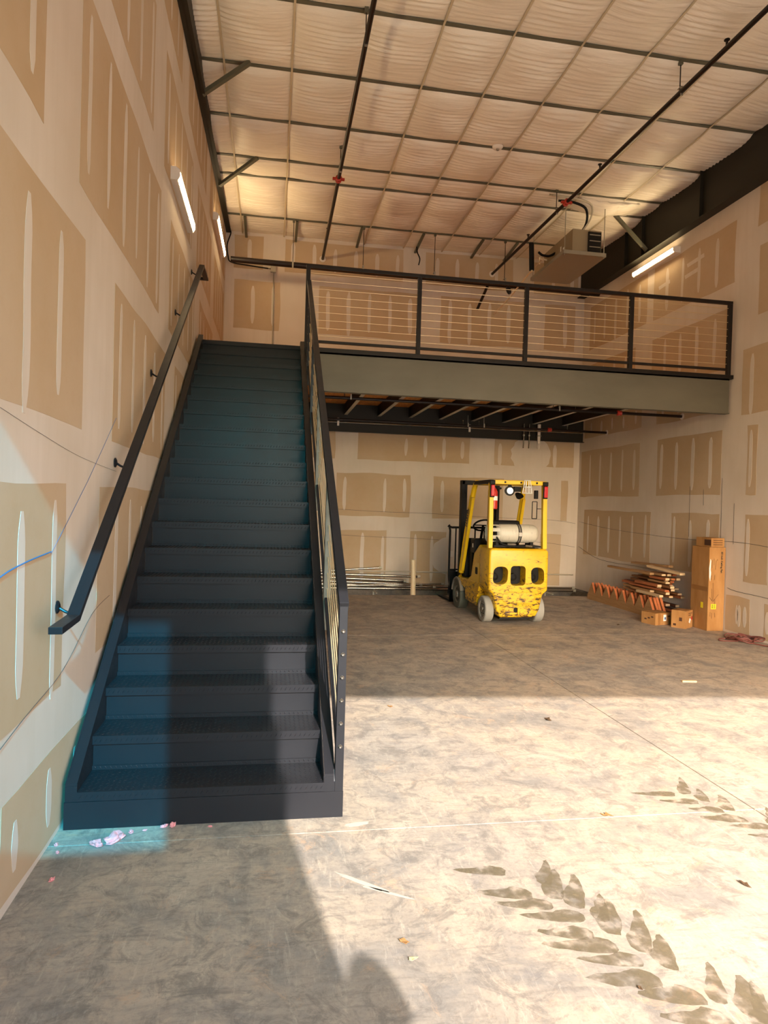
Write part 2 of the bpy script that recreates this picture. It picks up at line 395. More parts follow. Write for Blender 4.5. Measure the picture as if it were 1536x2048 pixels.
row(wl, 'x', XL, 1, 4.395, 5.35, [(-.6, 2.7), (3.2, 5.37), (5.89, 7.8), (8.3, 10.1), (10.6, 12.6)], SL)
row(wl, 'x', XL, 1, 5.62, 6.45, [(2.0, 4.2), (4.8, 6.8), (7.3, 9.2), (9.7, 11.6), (12.0, 12.7)], SL)
SR = [9.47+.4064*k for k in range(-20, 9)]+[8.0]
V = XR
row(wr, 'x', V, -1, .03, .50, [(7.75, 8.22), (5.0, 7.5)], SR+[7.95])
row(wr, 'x', V, -1, .72, 1.60, [(4.8, 7.9), (8.42, 9.55), (10.12, 12.5)], SR)
row(wr, 'x', V, -1, 1.865, 2.77, [(5.0, 7.3), (7.72, 7.92), (8.42, 10.0), (10.52, 12.7)], SR)
row(wr, 'x', V, -1, 2.93, 3.80, [(5.2, 8.05)], [7.87, 7.46])
row(wr, 'x', V, -1, 4.20, 5.10, [(5.2, 7.8)], SR)
row(wr, 'x', V, -1, 5.36, 6.1, [(5.2, 7.85)], SR)
row(wr, 'x', V, -1, 3.03, 3.40, [(8.45, 10.05), (10.5, 12.6)], SR)
row(wr, 'x', V, -1, 3.62, 4.45, [(8.3, 10.25), (10.75, 12.5)], SR)
row(wr, 'x', V, -1, 4.77, 5.62, [(8.27, 10.25), (10.46, 12.5)], SR)
for (ya, yb, z) in [(8.95, 9.35, 5.36), (9.05, 9.4, 5.2), (9.8, 10.1, 5.25)]:
    bm = B(); prism(bm, [(ya, z), (yb, z-.02), (yb+.02, z+.04), (ya+.01, z+.06)], 'x', V-.003, V+.002); obj('mud_strip', bm, MUD, wr)
SB = [.29+.4*k for k in range(0, 18)]
row(wb, 'y', YB, -1, 5.92, 6.53, [(.12, .66), (1.06, 3.32), (3.78, 5.55), (6.0, 6.95)], [x+.12 for x in SB])
row(wb, 'y', YB, -1, 4.80, 5.71, [(.14, .985), (1.72, 3.62), (4.10, 5.82), (6.25, 6.9)], [.49, .86]+[x+.0 for x in SB[4:]])
row(wb, 'y', YB, -1, 3.6, 4.5, [(.2, 1.2), (1.7, 3.4), (3.9, 5.6), (6.1, 6.9)], SB)
row(wb, 'y', YB, -1, 2.45, 2.98, [(.4, 2.1), (2.54, 4.78), (5.29, 6.97)], [3.49, 3.87, 4.25, 4.62, 5.4, 6.56])
row(wb, 'y', YB, -1, 1.36, 2.18, [(.3, 1.8), (2.15, 3.59), (4.05, 5.5), (6.72, 6.86)], [2.31, 3.09, 3.48, 4.24, 4.62])
row(wb, 'y', YB, -1, .05, 1.09, [(.3, 1.7), (2.05, 3.15), (3.62, 4.35), (6.3, 6.75)], [2.68, 3.08, 3.73, 4.06])
# round mud patch where the conduits enter, round patch at the outlet
for (cx_, cz_, rr) in [(6.05, 2.68, .42), (4.45, .62, .42)]:
    bm = B(); prism(bm, [(cx_+rr*math.cos(2*PI*i/28)*(1+.05*math.sin(3*i)), cz_+rr*.9*math.sin(2*PI*i/28)) for i in range(28)], 'y', YB-.0034, YB+.001); obj('mud_patch', bm, MUD, wb)
# chalk and wire lines on the walls
def wline(parent, pts, r, m, n=6):
    bm = B(); tube(bm, smooth_path(pts, n), r, 5); return obj('snap_line', bm, m, parent)
X1 = XL+.003
wline(wl, [(X1, 2.2, 1.20), (X1, 2.59, 1.296), (X1, 2.85, 1.33), (X1, 3.175, 1.35)], .003, CHALK)
wline(wl, [(X1, 3.175, 1.34), (X1, 3.75, 1.68), (X1, 4.367, 2.09)], .0012, CHALK, 2)
wline(wl, [(X1, 2.4, .62), (X1, 2.9, .70), (X1, 3.4, .77), (X1, 3.9, .95), (X1, 4.3, 1.0)], .0012, PENC)
wline(wl, [(X1, 2.5, 1.92), (X1, 3.0, 1.86), (X1, 3.6, 1.80), (X1, 4.4, 1.76)], .0008, PENC)
X2 = XR-.004
wline(wr, [(X2, 12.7, 1.36), (X2, 11.5, 1.27), (X2, 10.08, 1.224), (X2, 9.0, 1.21), (X2, 7.946, 1.23), (X2, 7.0, 1.17)], .0028, PENC)
wline(wr, [(X2, 12.7, .86), (X2, 12.0, .70), (X2, 11.3, .66), (X2, 10.6, .67), (X2, 9.9, .66)], .0028, PENC)
wline(wr, [(X2, 8.2, .60), (X2, 8.0, .575), (X2, 7.4, .56), (X2, 6.9, .50)], .0028, PENC)
for y_, za, zb in [(9.1, 2.0, 1.25), (8.78, 1.95, 1.72), (8.38, 2.1, 1.22), (8.12, 1.75, 1.2)]:
    wline(wr, [(X2, y_, za), (X2, y_-.01, zb)], .0022, PENC, 1)
Y2 = YB-.004
wline(wb, [(2.0, Y2, 1.49), (3.0, Y2, 1.455), (4.0, Y2, 1.445), (5.2, Y2, 1.40), (6.49, Y2, 1.379), (7.05, Y2, 1.32)], .0028, PENC)
wline(wb, [(2.2, Y2, .99), (2.9, Y2, .965), (3.6, Y2, .955), (4.2, Y2, .93)], .0028, PENC)
wline(wb, [(6.2, Y2, .93), (6.6, Y2, .90), (7.05, Y2, .84)], .0028, PENC)
# outlet box hanging from the back wall patch
bm = B(); bx(bm, 4.42, 4.49, YB-.03, YB-.002, .60, .72); obj_ = obj('outlet_box', bm, WHITE, bevel=.006); tag(obj_, 'small white outlet box in the round patch on the back wall beside the forklift', 'outlet')

# ------------------------------------------------------------------ ceiling: insulation panels, purlins, banding
PY = [-1.0, .1, 1.3, 2.5, 3.6, 4.65, 5.7, 6.78, 7.87, 8.95, 9.97, 10.53, 12.0, 12.8]
BXS = [.27+.762*k for k in range(0, 10)]
bm = B(); bx(bm, XL-.2, XR+.2, YF-.2, YB+.2, ZC+.14, ZC+.3); ceil_ = struct('ceiling', bm, PURL)
def fabric(y0, y1):
    res = .024 if y1 > 6 else .12
    nx = int((XR-XL)/res); ny = max(8, int((y1-y0)/(res*.7))); verts = []; faces = []
    w = y1-y0; last = y0 > 11.9
    for j in range(ny+1):
        t = j/ny; y = y0+w*t
        prof = (1-math.exp(-t*w/.10))*(1-t)**.55 if not last else .3*math.sin(PI*t)
        for i in range(nx+1):
            x = XL+(XR-XL)*i/nx
            k = ((x-BXS[0])/.762) % 1.0; pinch = math.sin(PI*k)**.6 if 0 < k < 1 else 0
            z = ZC-.006-(.02+.10*pinch)*prof*min(1, w/.9)
            dip = (k-.5)**2
            a = noise.noise(Vector((x*1.1, y*.9, 3)))
            ph = (y-.22*dip)*2*PI/.078+a*1.6+1.3*noise.noise(Vector((x*2.2, y*3.1, 31)))
            amp = (.003+.010*pinch)*max(0, .5+noise.noise(Vector((x*1.9, y*2.3, 9)))*1.5)*min(1, t*6)*min(1, (1-t)*5)
            z += amp*math.sin(ph)+(.002+.007*pinch)*noise.noise(Vector((x*2.2, y*17, 1)))
            if 5.55 < x < 6.7 and abs(y0-9.97) < .05: z -= .14*math.sin(PI*(x-5.55)/1.15)*math.sin(PI*min(1, t*1.0))
            verts.append((x, y, z))
    for j in range(ny):
        for i in range(nx):
            q = j*(nx+1)+i; faces.append((q, q+1, q+nx+2, q+nx+1))
    me = bpy.data.meshes.new('insulation_panel'); me.from_pydata(verts, [], faces); me.materials.append(FAB)
    for p in me.polygons: p.use_smooth = True
    o = bpy.data.objects.new('insulation_panel', me); COL.objects.link(o); o.parent = ceil_
for a, b in zip(PY, PY[1:]): fabric(a, b)
for y in PY[1:-1]:
    bm = B(); bx(bm, XL+.05, XR-.1, y-.026, y+.026, ZC-.030, ZC-.022); bx(bm, XL+.05, XR-.1, y-.004, y+.004, ZC-.022, ZC+.14); obj('purlin', bm, PURL, ceil_)
for x in BXS:
    if x > XR-.1: continue
    pts = []
    bm = B()
    for a, b in zip(PY[5:], PY[6:]):
        n = 8
        for k in range(n):
            t0, t1 = k/n, (k+1)/n
            f_ = lambda t: ZC-.004-.020*((1-math.exp(-t*(b-a)/.10))*(1-t)**.55 if t < 1 else 0)-.027
            ya, yb2 = a+(b-a)*t0, a+(b-a)*t1; za, zb = f_(t0), f_(t1)
            q = [bm.verts.new(v_) for v_ in [(x-.011, ya, za), (x+.011, ya, za), (x+.011, yb2, zb), (x-.011, yb2, zb), (x-.011, ya, za-.003), (x+.011, ya, za-.003), (x+.011, yb2, zb-.003), (x-.011, yb2, zb-.003)]]
            for f in [(0,3,2,1),(4,5,6,7),(0,1,5,4),(1,2,6,5),(2,3,7,6),(3,0,4,7)]: bm.faces.new([q[i] for i in f])
    obj('banding_strip', bm, BAND, ceil_)
# short braces from the last purlin to the back wall
for x in (.34, 1.25, 2.41, 3.55, 4.68, 5.35):
    bm = B(); beam(bm, (x, 12.03, 6.565), (x, 12.79, 6.50), .045, .03); obj('wall_brace', bm, PURL, ceil_)
# loose insulation flap beside the heater
bm = B()
N = 14
vg = [[bm.verts.new((5.66+1.0*i/N, 10.02+.45*j/8, 6.555-.10*math.sin(PI*i/N)*math.sin(PI*(j+1)/10)-.012*math.sin(i*1.9+j))) for i in range(N+1)] for j in range(9)]
for j in range(8):
    for i in range(N): bm.faces.new([vg[j][i], vg[j][i+1], vg[j+1][i+1], vg[j+1][i]])
o = obj('insulation_flap', bm, FAB, ceil_, smooth=True)
sm = o.modifiers.new('s', 'SOLIDIFY'); sm.thickness = .004
# smoke detector
t_ = thing('smoke_detector', 'round white smoke detector fixed under a ceiling purlin', 'smoke detector', (3.87, 8.9, 6.575))
bm = B(); lathe(bm, (0,0,.012), (0,0,-1), [(0, .075), (.03, .075), (.05, .055), (.055, .03)], 24); obj('housing', bm, WHITE, t_, smooth=True)
bm = B(); lathe(bm, (0,0,-.043), (0,0,-1), [(0, .022), (.02, .018), (.022, .01)], 16); obj('sensor', bm, GALV, t_, smooth=True)

# ------------------------------------------------------------------ roof beams
t_ = thing('roof_beam', 'tapered dark steel roof beam along the top of the left wall', 'beam', (0, 0, 0))
zb0 = lambda y: 6.10+.0704*(y-6.35)
bm = B(); prism(bm, [(YF, zb0(YF)), (YB, zb0(YB)), (YB, ZC+.1), (YF, ZC+.1)], 'x', .012, .024); obj('web', bm, RAFT, t_)
bm = B(); prism(bm, [(YF, zb0(YF)), (YB, zb0(YB)), (YB, zb0(YB)+.014), (YF, zb0(YF)+.014)], 'x', XL+.002, .062); obj('bottom_flange', bm, RAFT, t_)
for y0_, a_, b_ in [(7.83, (.564, 7.80, 6.56), (.03, 7.95, 6.22)), (9.9, (.60, 9.93, 6.56), (.03, 10.45, 6.34))]:
    bm = B(); beam(bm, a_, b_, .05, .045); obj('flange_brace', bm, PURL, t_)
t_ = thing('roof_beam', 'deep black steel roof beam along the top of the right wall above the heater', 'beam', (0, 0, 0))
bm = B(); bx(bm, 7.00, 7.012, YF, YB, 5.90, ZC+.1); obj('web', bm, RAFT, t_)
bm = B(); bx(bm, 6.935, XR-.002, YF, YB, 5.885, 5.90); obj('bottom_flange', bm, RAFT, t_)
for y_ in (8.9, 10.45, 11.0):
    bm = B(); bx(bm, 6.945, 7.0, y_, y_+.01, 5.90, ZC); obj('stiffener_plate', bm, RAFT, t_)
bm = B(); beam(bm, (6.45, 10.45, 6.54), (6.985, 10.35, 5.96), .055, .05); obj('flange_brace', bm, PURL, t_)

# ------------------------------------------------------------------ mezzanine
MZ = thing('mezzanine', 'steel framed mezzanine platform with grey-green front beam under the cable railing', 'mezzanine', (0, 0, 0))
FY = 8.25
bm = B(); bx(bm, 1.35, 7.045, FY, FY+.012, 2.985, 3.44); o = obj('front_beam', bm, BEAMG, MZ)
bm = B(); bx(bm, 1.35, 7.06, FY, FY+.10, 2.972, 2.985); bx(bm, 1.35, 7.045, FY, FY+.09, 3.425, 3.44); obj('beam_flange', bm, BEAMG, MZ)
bm = B(); bx(bm, 1.30, XR-.005, FY-.03, FY+.08, 3.442, 3.495); obj('edge_trim', bm, BLACK2, MZ, bevel=.004)
DX = [1.35, 2.57, 3.79, 5.01, 6.23, XR-.003]
for a, b in zip(DX, DX[1:]):
    for (c_, d) in [(FY+.09, 10.6), (10.605, 12.79)]:
        bm = B(); bx(bm, a+.002, b-.002, c_, d, 3.45, 3.49); obj('deck_sheet', bm, OSB, MZ)
bm = B(); bx(bm, XL+.003, 1.348, 8.56, 12.79, 3.45, 3.53); obj('deck_sheet', bm, OSB, MZ)
for x in [1.60, 2.225, 2.855, 3.45, 4.04, 4.68, 5.3, 5.92, 6.54]:
    bm = B(); bx(bm, x, x+.004, FY+.1, 12.46, 3.256, 3.449); bx(bm, x, x+.05, FY+.1, 12.46, 3.443, 3.449); jo = obj('joist', bm, RAFT, MZ)  # joist web coloured dark for the shade under the deck
    bm = B(); bx(bm, x, x+.062, FY+.1, 12.46, 3.25, 3.256); bx(bm, x+.059, x+.062, FY+.1, 12.46, 3.256, 3.27); obj('joist_flange', bm, GALVD, jo)  # same galvanised joist, underside coloured bright as if lit from the floor
bm = B(); bx(bm, 1.3, 6.99, 12.46, 12.474, 2.93, 3.449); bx(bm, 1.3, 6.99, 12.40, 12.46, 2.93, 2.942); obj('rear_beam', bm, RAFT, MZ)
bm = B(); bx(bm, .0, 1.33, 8.585, 8.60, 3.2, 3.449); obj('landing_beam', bm, BLACK, MZ)

# ------------------------------------------------------------------ mezzanine guard rail with cables
GR = thing('mezzanine_guardrail', 'black tube guardrail with horizontal steel cables along the mezzanine edge', 'railing', (0, 0, 0))
posts = [1.30, 2.694, 4.106, 5.571, 7.02]
ZT = 4.495
for i, x in enumerate(posts):
    if i == 0: continue
    bm = B(); bx(bm, x-.026, x+.026, FY-.024, FY+.026, 3.496, ZT-.042); obj('post', bm, BLACK2, GR, bevel=.004)
bm = B(); bx(bm, 1.275, 7.046, FY-.026, FY+.028, ZT-.042, ZT); obj('top_rail', bm, BLACK2, GR, bevel=.004)
bm = B()
for a, b in zip(posts, posts[1:]): bx(bm, a+.027, b-.027, FY-.018, FY+.018, 3.555, 3.585)
obj('bottom_rail', bm, BLACK2, GR)
for k in range(9):
    z = 3.645+.0945*k
    bm = B(); cyl(bm, (1.31, FY, z), (7.03, FY, z), .0034, 6); obj('cable', bm, CABLE, GR)

# ------------------------------------------------------------------ staircase
ST = thing('staircase', 'black steel staircase with checker plate treads rising along the left wall', 'staircase', (0, 0, 0))
RS, RN, Y0 = .1778, .26817, 3.3934
TX0, TX1 = .0496, 1.2374
# checker plate tread, built once
bm = B()
bx(bm, TX0, TX1, 0, RN+.012, -.005, 0)           # plate
bx(bm, TX0, TX1, -.004, 0, -.045, 0)                 # folded nosing
bx(bm, TX0, TX1, RN+.002, RN+.007, 0, .022)         # rear upstand
def lug(bm, c_, ang, L, Wd, H, plane='z'):
    ca, sa = math.cos(ang), math.sin(ang); ps = []
    for a, b in ((-L, 0), (0, -Wd), (L, 0), (0, Wd)):
        u, v_ = a*ca-b*sa, a*sa+b*ca
        ps.append((c_[0]+u, c_[1]+v_, c_[2]) if plane == 'z' else (c_[0]+u, c_[1], c_[2]+v_))
    top = (c_[0], c_[1], c_[2]+H) if plane == 'z' else (c_[0], c_[1]-H, c_[2])
    q = [bm.verts.new(p_) for p_ in ps]; tp = bm.verts.new(top)
    for i in range(4): bm.faces.new([q[i], q[(i+1) % 4], tp])
nx_ = 46
for i in range(nx_):
    for j in range(10):
        x = TX0+.016+(TX1-TX0-.03)*i/(nx_-1); y = .016+.0258*j
        lug(bm, (x, y, 0), PI/4 if (i+j) % 2 else -PI/4, .0125, .0042, .0022)
    lug(bm, (TX0+.016+(TX1-TX0-.03)*i/(nx_-1), -.004, -.022), PI/3, .014, .0035, .002, 'y')
    lug(bm, (TX0+.016+(TX1-TX0-.03)*i/(nx_-1), RN+.002, .011), -PI/3, .010, .003, .002, 'y')
tread0 = obj('tread', bm, BLACK, ST, loc=(0, Y0, RS))
bm = B(); bx(bm, TX0+.001, TX1-.001, .012, .018, -RS+.002, -.006); riser0 = obj('riser', bm, BLACK, ST, loc=(0, Y0, RS))
riser0.location = (0, Y0+RN, 2*RS)
for k in range(2, 20):
    dupmesh('tread', tread0, ST, (0, Y0+(k-1)*RN, k*RS))
    if k < 19 or True: dupmesh('riser', riser0, ST, (0, Y0+k*RN, (k+1)*RS))
bm = B(); bx(bm, TX0, TX1, 0, .08, -.006, 0); bx(bm, TX0, TX1, -.004, 0, -.05, 0); obj('landing_nosing', bm, BLACK, ST, loc=(0, Y0+19*RN, 20*RS))
bm = B(); bx(bm, XL+.022, 1.3346, -.008, -.002, .0, RS-.046); obj('kick_plate', bm, BLACK, ST, loc=(0, Y0, 0))
def stringer(name, xa, xb, off, yend=8.53):
    sl_ = RS/RN
    top = lambda y: RS+off+sl_*(y-Y0)
    pts = [(Y0-.002, 0), (Y0-.002, RS+.004), (Y0+.02, top(Y0+.02)), (yend, top(yend)), (yend, top(yend)-.36), (Y0+.36, 0)]
    return prism(B(), pts, 'x', xa, xb)
obj('stringer', stringer('s', -.005, .0, .045), BLACK, ST)
obj('stringer', stringer('s', 1.2862, 1.2905, .045), BLACK, ST)
sl_ = RS/RN
for xa, xb in ((-.005, TX0), (TX1, 1.2862)):          # top flange and front flange of the channels
    ya, yb_ = Y0+.0, 8.53; za = RS+.03; zb_ = za+sl_*(yb_-ya)
    bm = B(); prism(bm, [(ya, za), (yb_, zb_), (yb_, zb_+.012), (ya, za+.012)], 'x', xa, xb)
    bx(bm, xa, xb, Y0-.0019, Y0+.003, 0, RS+.03); obj('stringer_flange', bm, BLACK, ST)
    xi = xb if xa < .5 else xa
    bm = B(); prism(bm, [(ya, .02), (ya, za), (yb_, zb_), (yb_, zb_-.30), (Y0+.32, .02)], 'x', xi-.004, xi-.0005); obj('stringer_web', bm, BLACK, ST)
# stair guard
gx = 1.312
tz = lambda y: 1.095+sl_*(y-3.42)
bm = B(); bx(bm, 1.2905, 1.3335, Y0-.0035, Y0+.045, 0, tz(Y0+.03)-.005); p0_ = obj('guard_post', bm, BLACK, ST, bevel=.002)
for k in range(6):
    z = .36+.118*k
    bm = B(); lathe(bm, (gx, Y0-.0035, z), (0, -1, 0), [(0, .011), (.004, .011), (.008, .007), (.014, .005)], 10); obj('cable_end', bm, STEEL, p0_, smooth=True)
for y in (4.45, 5.62, 6.75, 7.75):
    bm = B(); bx(bm, 1.2905, 1.3335, y-.025, y+.025, RS+sl_*(y-Y0)-.12, tz(y)-.03); obj('guard_post', bm, BEAMG if y < 6.5 else BLACK, ST)
bm = B(); bx(bm, 1.276, 1.328, FY-.024, FY+.026, 3.2, ZT-.0425); obj('guard_post', bm, BLACK2, ST, bevel=.003)
bm = B(); beam(bm, (gx, Y0-.004, tz(Y0)-.0), (gx, FY-.02, tz(FY-.02)), .050, .05); obj('guard_rail', bm, BLACK, ST, bevel=.003)
bm = B(); beam(bm, (gx, Y0+.06, RS+.095+sl_*.06), (gx, FY-.03, RS+.095+sl_*(FY-.03-Y0)), .03, .03); obj('guard_bottom_rail', bm, BLACK, ST)
for k in range(7):
    d = .17+.105*k
    bm = B(); cyl(bm, (gx, Y0+.04, RS+d+sl_*.04), (gx, FY-.03, RS+d+sl_*(FY-.03-Y0)), .0034, 6); obj('guard_cable', bm, CABLE, ST)

# ------------------------------------------------------------------ wall handrail
HR = thing('wall_handrail', 'black flat-bar handrail fixed to the left wall beside the stairs', 'handrail', (0, 0, 0))
hx = .072
bm = B()
path = [(2.925, 1.045), (3.18, 1.055), (7.97, 4.275), (8.45, 4.285)]
def strip_bar(bm, path, w, t_):
    n = len(path); off = []
    for i in range(n):
        d1 = Vector(path[i])-Vector(path[i-1]) if i else Vector(path[1])-Vector(path[0])
        d2 = Vector(path[i+1])-Vector(path[i]) if i < n-1 else d1
        a = d1.normalized(); b = d2.normalized(); m = (a+b).normalized(); nn_ = Vector((-m.y, m.x)); s = 1/max(.3, nn_.dot(Vector((-a.y, a.x))))
        off.append(nn_*s*t_/2)
    vs = []
    for (y, z), o_ in zip(path, off):
        vs.append([bm.verts.new((hx+sx_*w/2, y+sg*o_.x, z+sg*o_.y)) for sx_, sg in ((-1,-1),(1,-1),(1,1),(-1,1))])
    for A, C in zip(vs, vs[1:]):
        for k in range(4): bm.faces.new([A[k], A[(k+1) % 4], C[(k+1) % 4], C[k]])
    bm.faces.new(vs[0]); bm.faces.new(vs[-1][::-1])
strip_bar(bm, path, .056, .03); obj('rail', bm, BLACK, HR, bevel=.002)
bm = B(); bx(bm, XL+.003, hx+.028, 8.44, 8.475, 4.27, 4.30); obj('wall_return', bm, BLACK, HR)
for y in (3.28, 4.36, 5.5, 6.7, 7.85):
    z = 1.055+(y-3.18)*(3.22/4.79)
    bm = B(); tube(bm, smooth_path([(XL+.006, y, z-.035), (.02, y, z-.06), (hx-.02, y, z-.05), (hx-.005, y, z-.014)], 4), .007, 8)
    br = obj('bracket', bm, BLACK, HR, smooth=True)
    bm = B(); lathe(bm, (XL+.0015, y, z-.035), (1, 0, 0), [(0, .030), (.006, .030), (.012, .018)], 16); obj('bracket_plate', bm, BLACK, br)

# ------------------------------------------------------------------ LED wrap lights
def led(label, x0, x1, y0, y1, z0, z1, side, m):
    t_ = thing('wall_light', label, 'light', (0, 0, 0))
    wx = x0 if side > 0 else x1; ox = x1 if side > 0 else x0
    bm = B(); prism(bm, [(wx, z0), (wx+(ox-wx)*.75, z0), (wx+(ox-wx)*.80, z0+(z1-z0)*.16), (wx+(ox-wx)*.80, z0+(z1-z0)*.9), (wx+(ox-wx)*.6, z1), (wx, z1)], 'y', y0+.02, y1-.02); obj('housing', bm, WHITE, t_)
    bm = B(); prism(bm, [(wx+(ox-wx)*.81, z0+.012), (ox, z0+(z1-z0)*.3), (ox, z0+(z1-z0)*.75), (wx+(ox-wx)*.81, z1-.008)], 'y', y0+.02, y1-.02); obj('diffuser', bm, m, t_)
    for a, b in ((y0, y0+.02), (y1-.02, y1)):
        bm = B(); prism(bm, [(wx, z0-.003), (wx+(ox-wx)*.8, z0-.003), (ox+(.003 if side > 0 else -.003), z0+(z1-z0)*.3), (ox+(.003 if side > 0 else -.003), z0+(z1-z0)*.78), (wx+(ox-wx)*.6, z1+.003), (wx, z1+.003)], 'y', a, b); obj('end_cap', bm, WHITE, t_)
led('white strip light on the left wall nearer the camera', XL, .05, 6.22, 7.44, 4.44, 4.55, 1, LED)
led('white strip light high on the left wall farther back by the roof beam', XL, .05, 10.2, 11.75, 5.72, 5.83, 1, LED)
led('long glowing strip light on the right wall above the mezzanine railing', XR-.12, XR, 9.55, 10.77, 5.645, 5.735, -1, LEDR)

# ------------------------------------------------------------------ sprinkler pipes and hangers
def hanger(parent, x, y, z, top, r=.05):
    bm = B(); cyl(bm, (x, y, z+r), (x, y, top), .006, 6); h = obj('hanger_rod', bm, PIPEB, parent)
    bm = B(); bx(bm, x-.014, x+.014, y-r-.012, y-r-.004, z-r-.02, z+r+.03); bx(bm, x-.014, x+.014, y-r-.012, y+r, z+r+.022, z+r+.03); obj('hanger_clamp', bm, GALV, h)
    bm = B(); bx(bm, x-.02, x+.02, y-.02, y+.02, top-.06, top); obj('hanger_clip', bm, PURL, h)
M1 = thing('sprinkler_main_pipe', 'thick black sprinkler main hanging just above the mezzanine railing', 'pipe', (0, 0, 0))
bm = B(); cyl(bm, (.12, 12.0, 5.79), (7.0, 12.0, 5.74), .05, 16); obj('pipe', bm, PIPEB, M1, smooth=True)
for x, y in ((1.19, 12.0), (2.44, 12.0), (3.755, 12.0), (5.1, 12.0)): hanger(M1, x, 12.0, 5.785, ZC-.01)
bm = B(); cyl(bm, (4.78, 12.02, 5.70), (4.78, 12.60, 5.45), .028, 10); obj('branch_stub', bm, PIPEB, M1, smooth=True)
bm = B(); lathe(bm, (5.14, 11.93, 5.70), (.3, -.2, -1), [(0, .03), (.04, .045), (.1, .045), (.14, .03)], 12); obj('fitting', bm, PIPEB, M1, smooth=True)
def branch(label, xa, xb, z, ycoup, ystart, heads, hang):
    t_ = thing('sprinkler_branch_pipe', label, 'pipe', (0, 0, 0))
    px = lambda y: xa+(xb-xa)*(y-5)/(12.75-5)
    bm = B(); cyl(bm, (px(ystart), ystart, z), (px(YB), YB-.002, z), .026, 14); obj('pipe', bm, PIPEB, t_, smooth=True)
    bm = B(); lathe(bm, (px(YB), YB-.001, z), (0, -1, 0), [(0, .06), (.008, .06), (.014, .04)], 18); obj('escutcheon', bm, WHITE, t_, smooth=True)
    for yc in ycoup:
        bm = B(); lathe(bm, (px(yc), yc-.05, z), (0, 1, 0), [(0, .032), (.01, .046), (.03, .046), (.035, .038), (.065, .038), (.07, .046), (.09, .046), (.1, .032)], 16)
        bx(bm, px(yc)-.085, px(yc)+.085, yc-.02, yc+.02, z-.014, z+.014); obj('coupling', bm, RED, t_)
    for yh in heads:
        bm = B(); cyl(bm, (px(yh), yh, z+.02), (px(yh), yh, z+.075), .012, 8); cyl(bm, (px(yh), yh, z+.075), (px(yh), yh, z+.082), .028, 12); obj('sprinkler_head', bm, PIPEB, t_)
    for yh in hang: hanger(t_, px(yh), yh, z, ZC-.01, .026)
    return t_
branch('left black sprinkler branch pipe running under the ceiling to the back wall', 1.735, 1.765, 6.22, [9.6], 4.0, [11.55], [6.74, 9.35])
branch('right black sprinkler branch pipe passing in front of the ceiling heater', 5.28, 5.12, 6.22, [9.55], 4.0, [6.05, 8.55, 11.0], [6.8, 9.9])
def under(label, y, z, xc, heads, x0):
    t_ = thing('sprinkler_branch_pipe', label, 'pipe', (0, 0, 0))
    bm = B(); cyl(bm, (x0, y, z), (XR-.002, y, z), .022, 12); obj('pipe', bm, PIPEB, t_, smooth=True)
    bm = B(); lathe(bm, (xc-.04, y, z), (1, 0, 0), [(0, .028), (.01, .04), (.03, .04), (.05, .032), (.07, .04), (.08, .028)], 14); obj('coupling', bm, RED, t_)
    bm = B(); lathe(bm, (XR-.001, y, z), (-1, 0, 0), [(0, .05), (.006, .05), (.012, .03)], 16); obj('escutcheon', bm, WHITE, t_)
    for x in heads:
        bm = B(); cyl(bm, (x, y, z+.02), (x, y, z+.08), .006, 8); cyl(bm, (x, y, z+.08), (x, y, z+.10), .016, 8); obj('sprinkler_head', bm, STEEL, t_)
    for x in heads[:2]:
        bm = B(); cyl(bm, (x+.09, y, z), (x+.09, y, 3.25), .005, 6); bx(bm, x+.08, x+.10, y-.03, y-.024, z-.02, z+.05); obj('hanger_rod', bm, GALV, t_)
under('black sprinkler pipe under the mezzanine just behind the front beam', 9.36, 3.075, 6.05, [1.9, 5.0, 5.35], 1.4)
under('black sprinkler pipe under the mezzanine farther back by the rear beam', 11.69, 3.06, 5.95, [4.3, 4.6, 6.3], 1.4)
t_ = thing('ceiling_conduit', 'thin bright conduit with clips running under the rear mezzanine beam', 'conduit', (0, 0, 0))
bm = B(); cyl(bm, (1.4, 12.30, 3.085), (6.9, 12.30, 3.10), .012, 8); obj('tube', bm, STEEL, t_, smooth=True)
for x in (2.1, 4.6):
    bm = B(); bx(bm, x-.018, x+.018, 12.27, 12.283, 3.02, 3.16); obj('clip', bm, WHITE, t_)
for i, (x, r, lb) in enumerate([(5.72, .014, 'leftmost of three grey drops above the forklift'), (5.83, .014, 'middle of three grey drops above the forklift'), (6.03, .032, 'widest of three grey drops above the forklift')]):
    t_ = thing('drop_conduit', lb, 'conduit', (0, 0, 0))
    bm = B(); cyl(bm, (x, 12.37, 3.24), (x, 12.37, 2.88), r, 10); cyl(bm, (x, 12.37, 2.89), (x+.03, 12.46, 2.78), r*.9, 10); obj('tube', bm, STEEL if i < 2 else WHITE, t_, smooth=True)
    bm = B(); cyl(bm, (x, 12.37, 3.0), (x, 12.37, 3.03), r*1.3, 10); obj('collar', bm, GALV, t_)

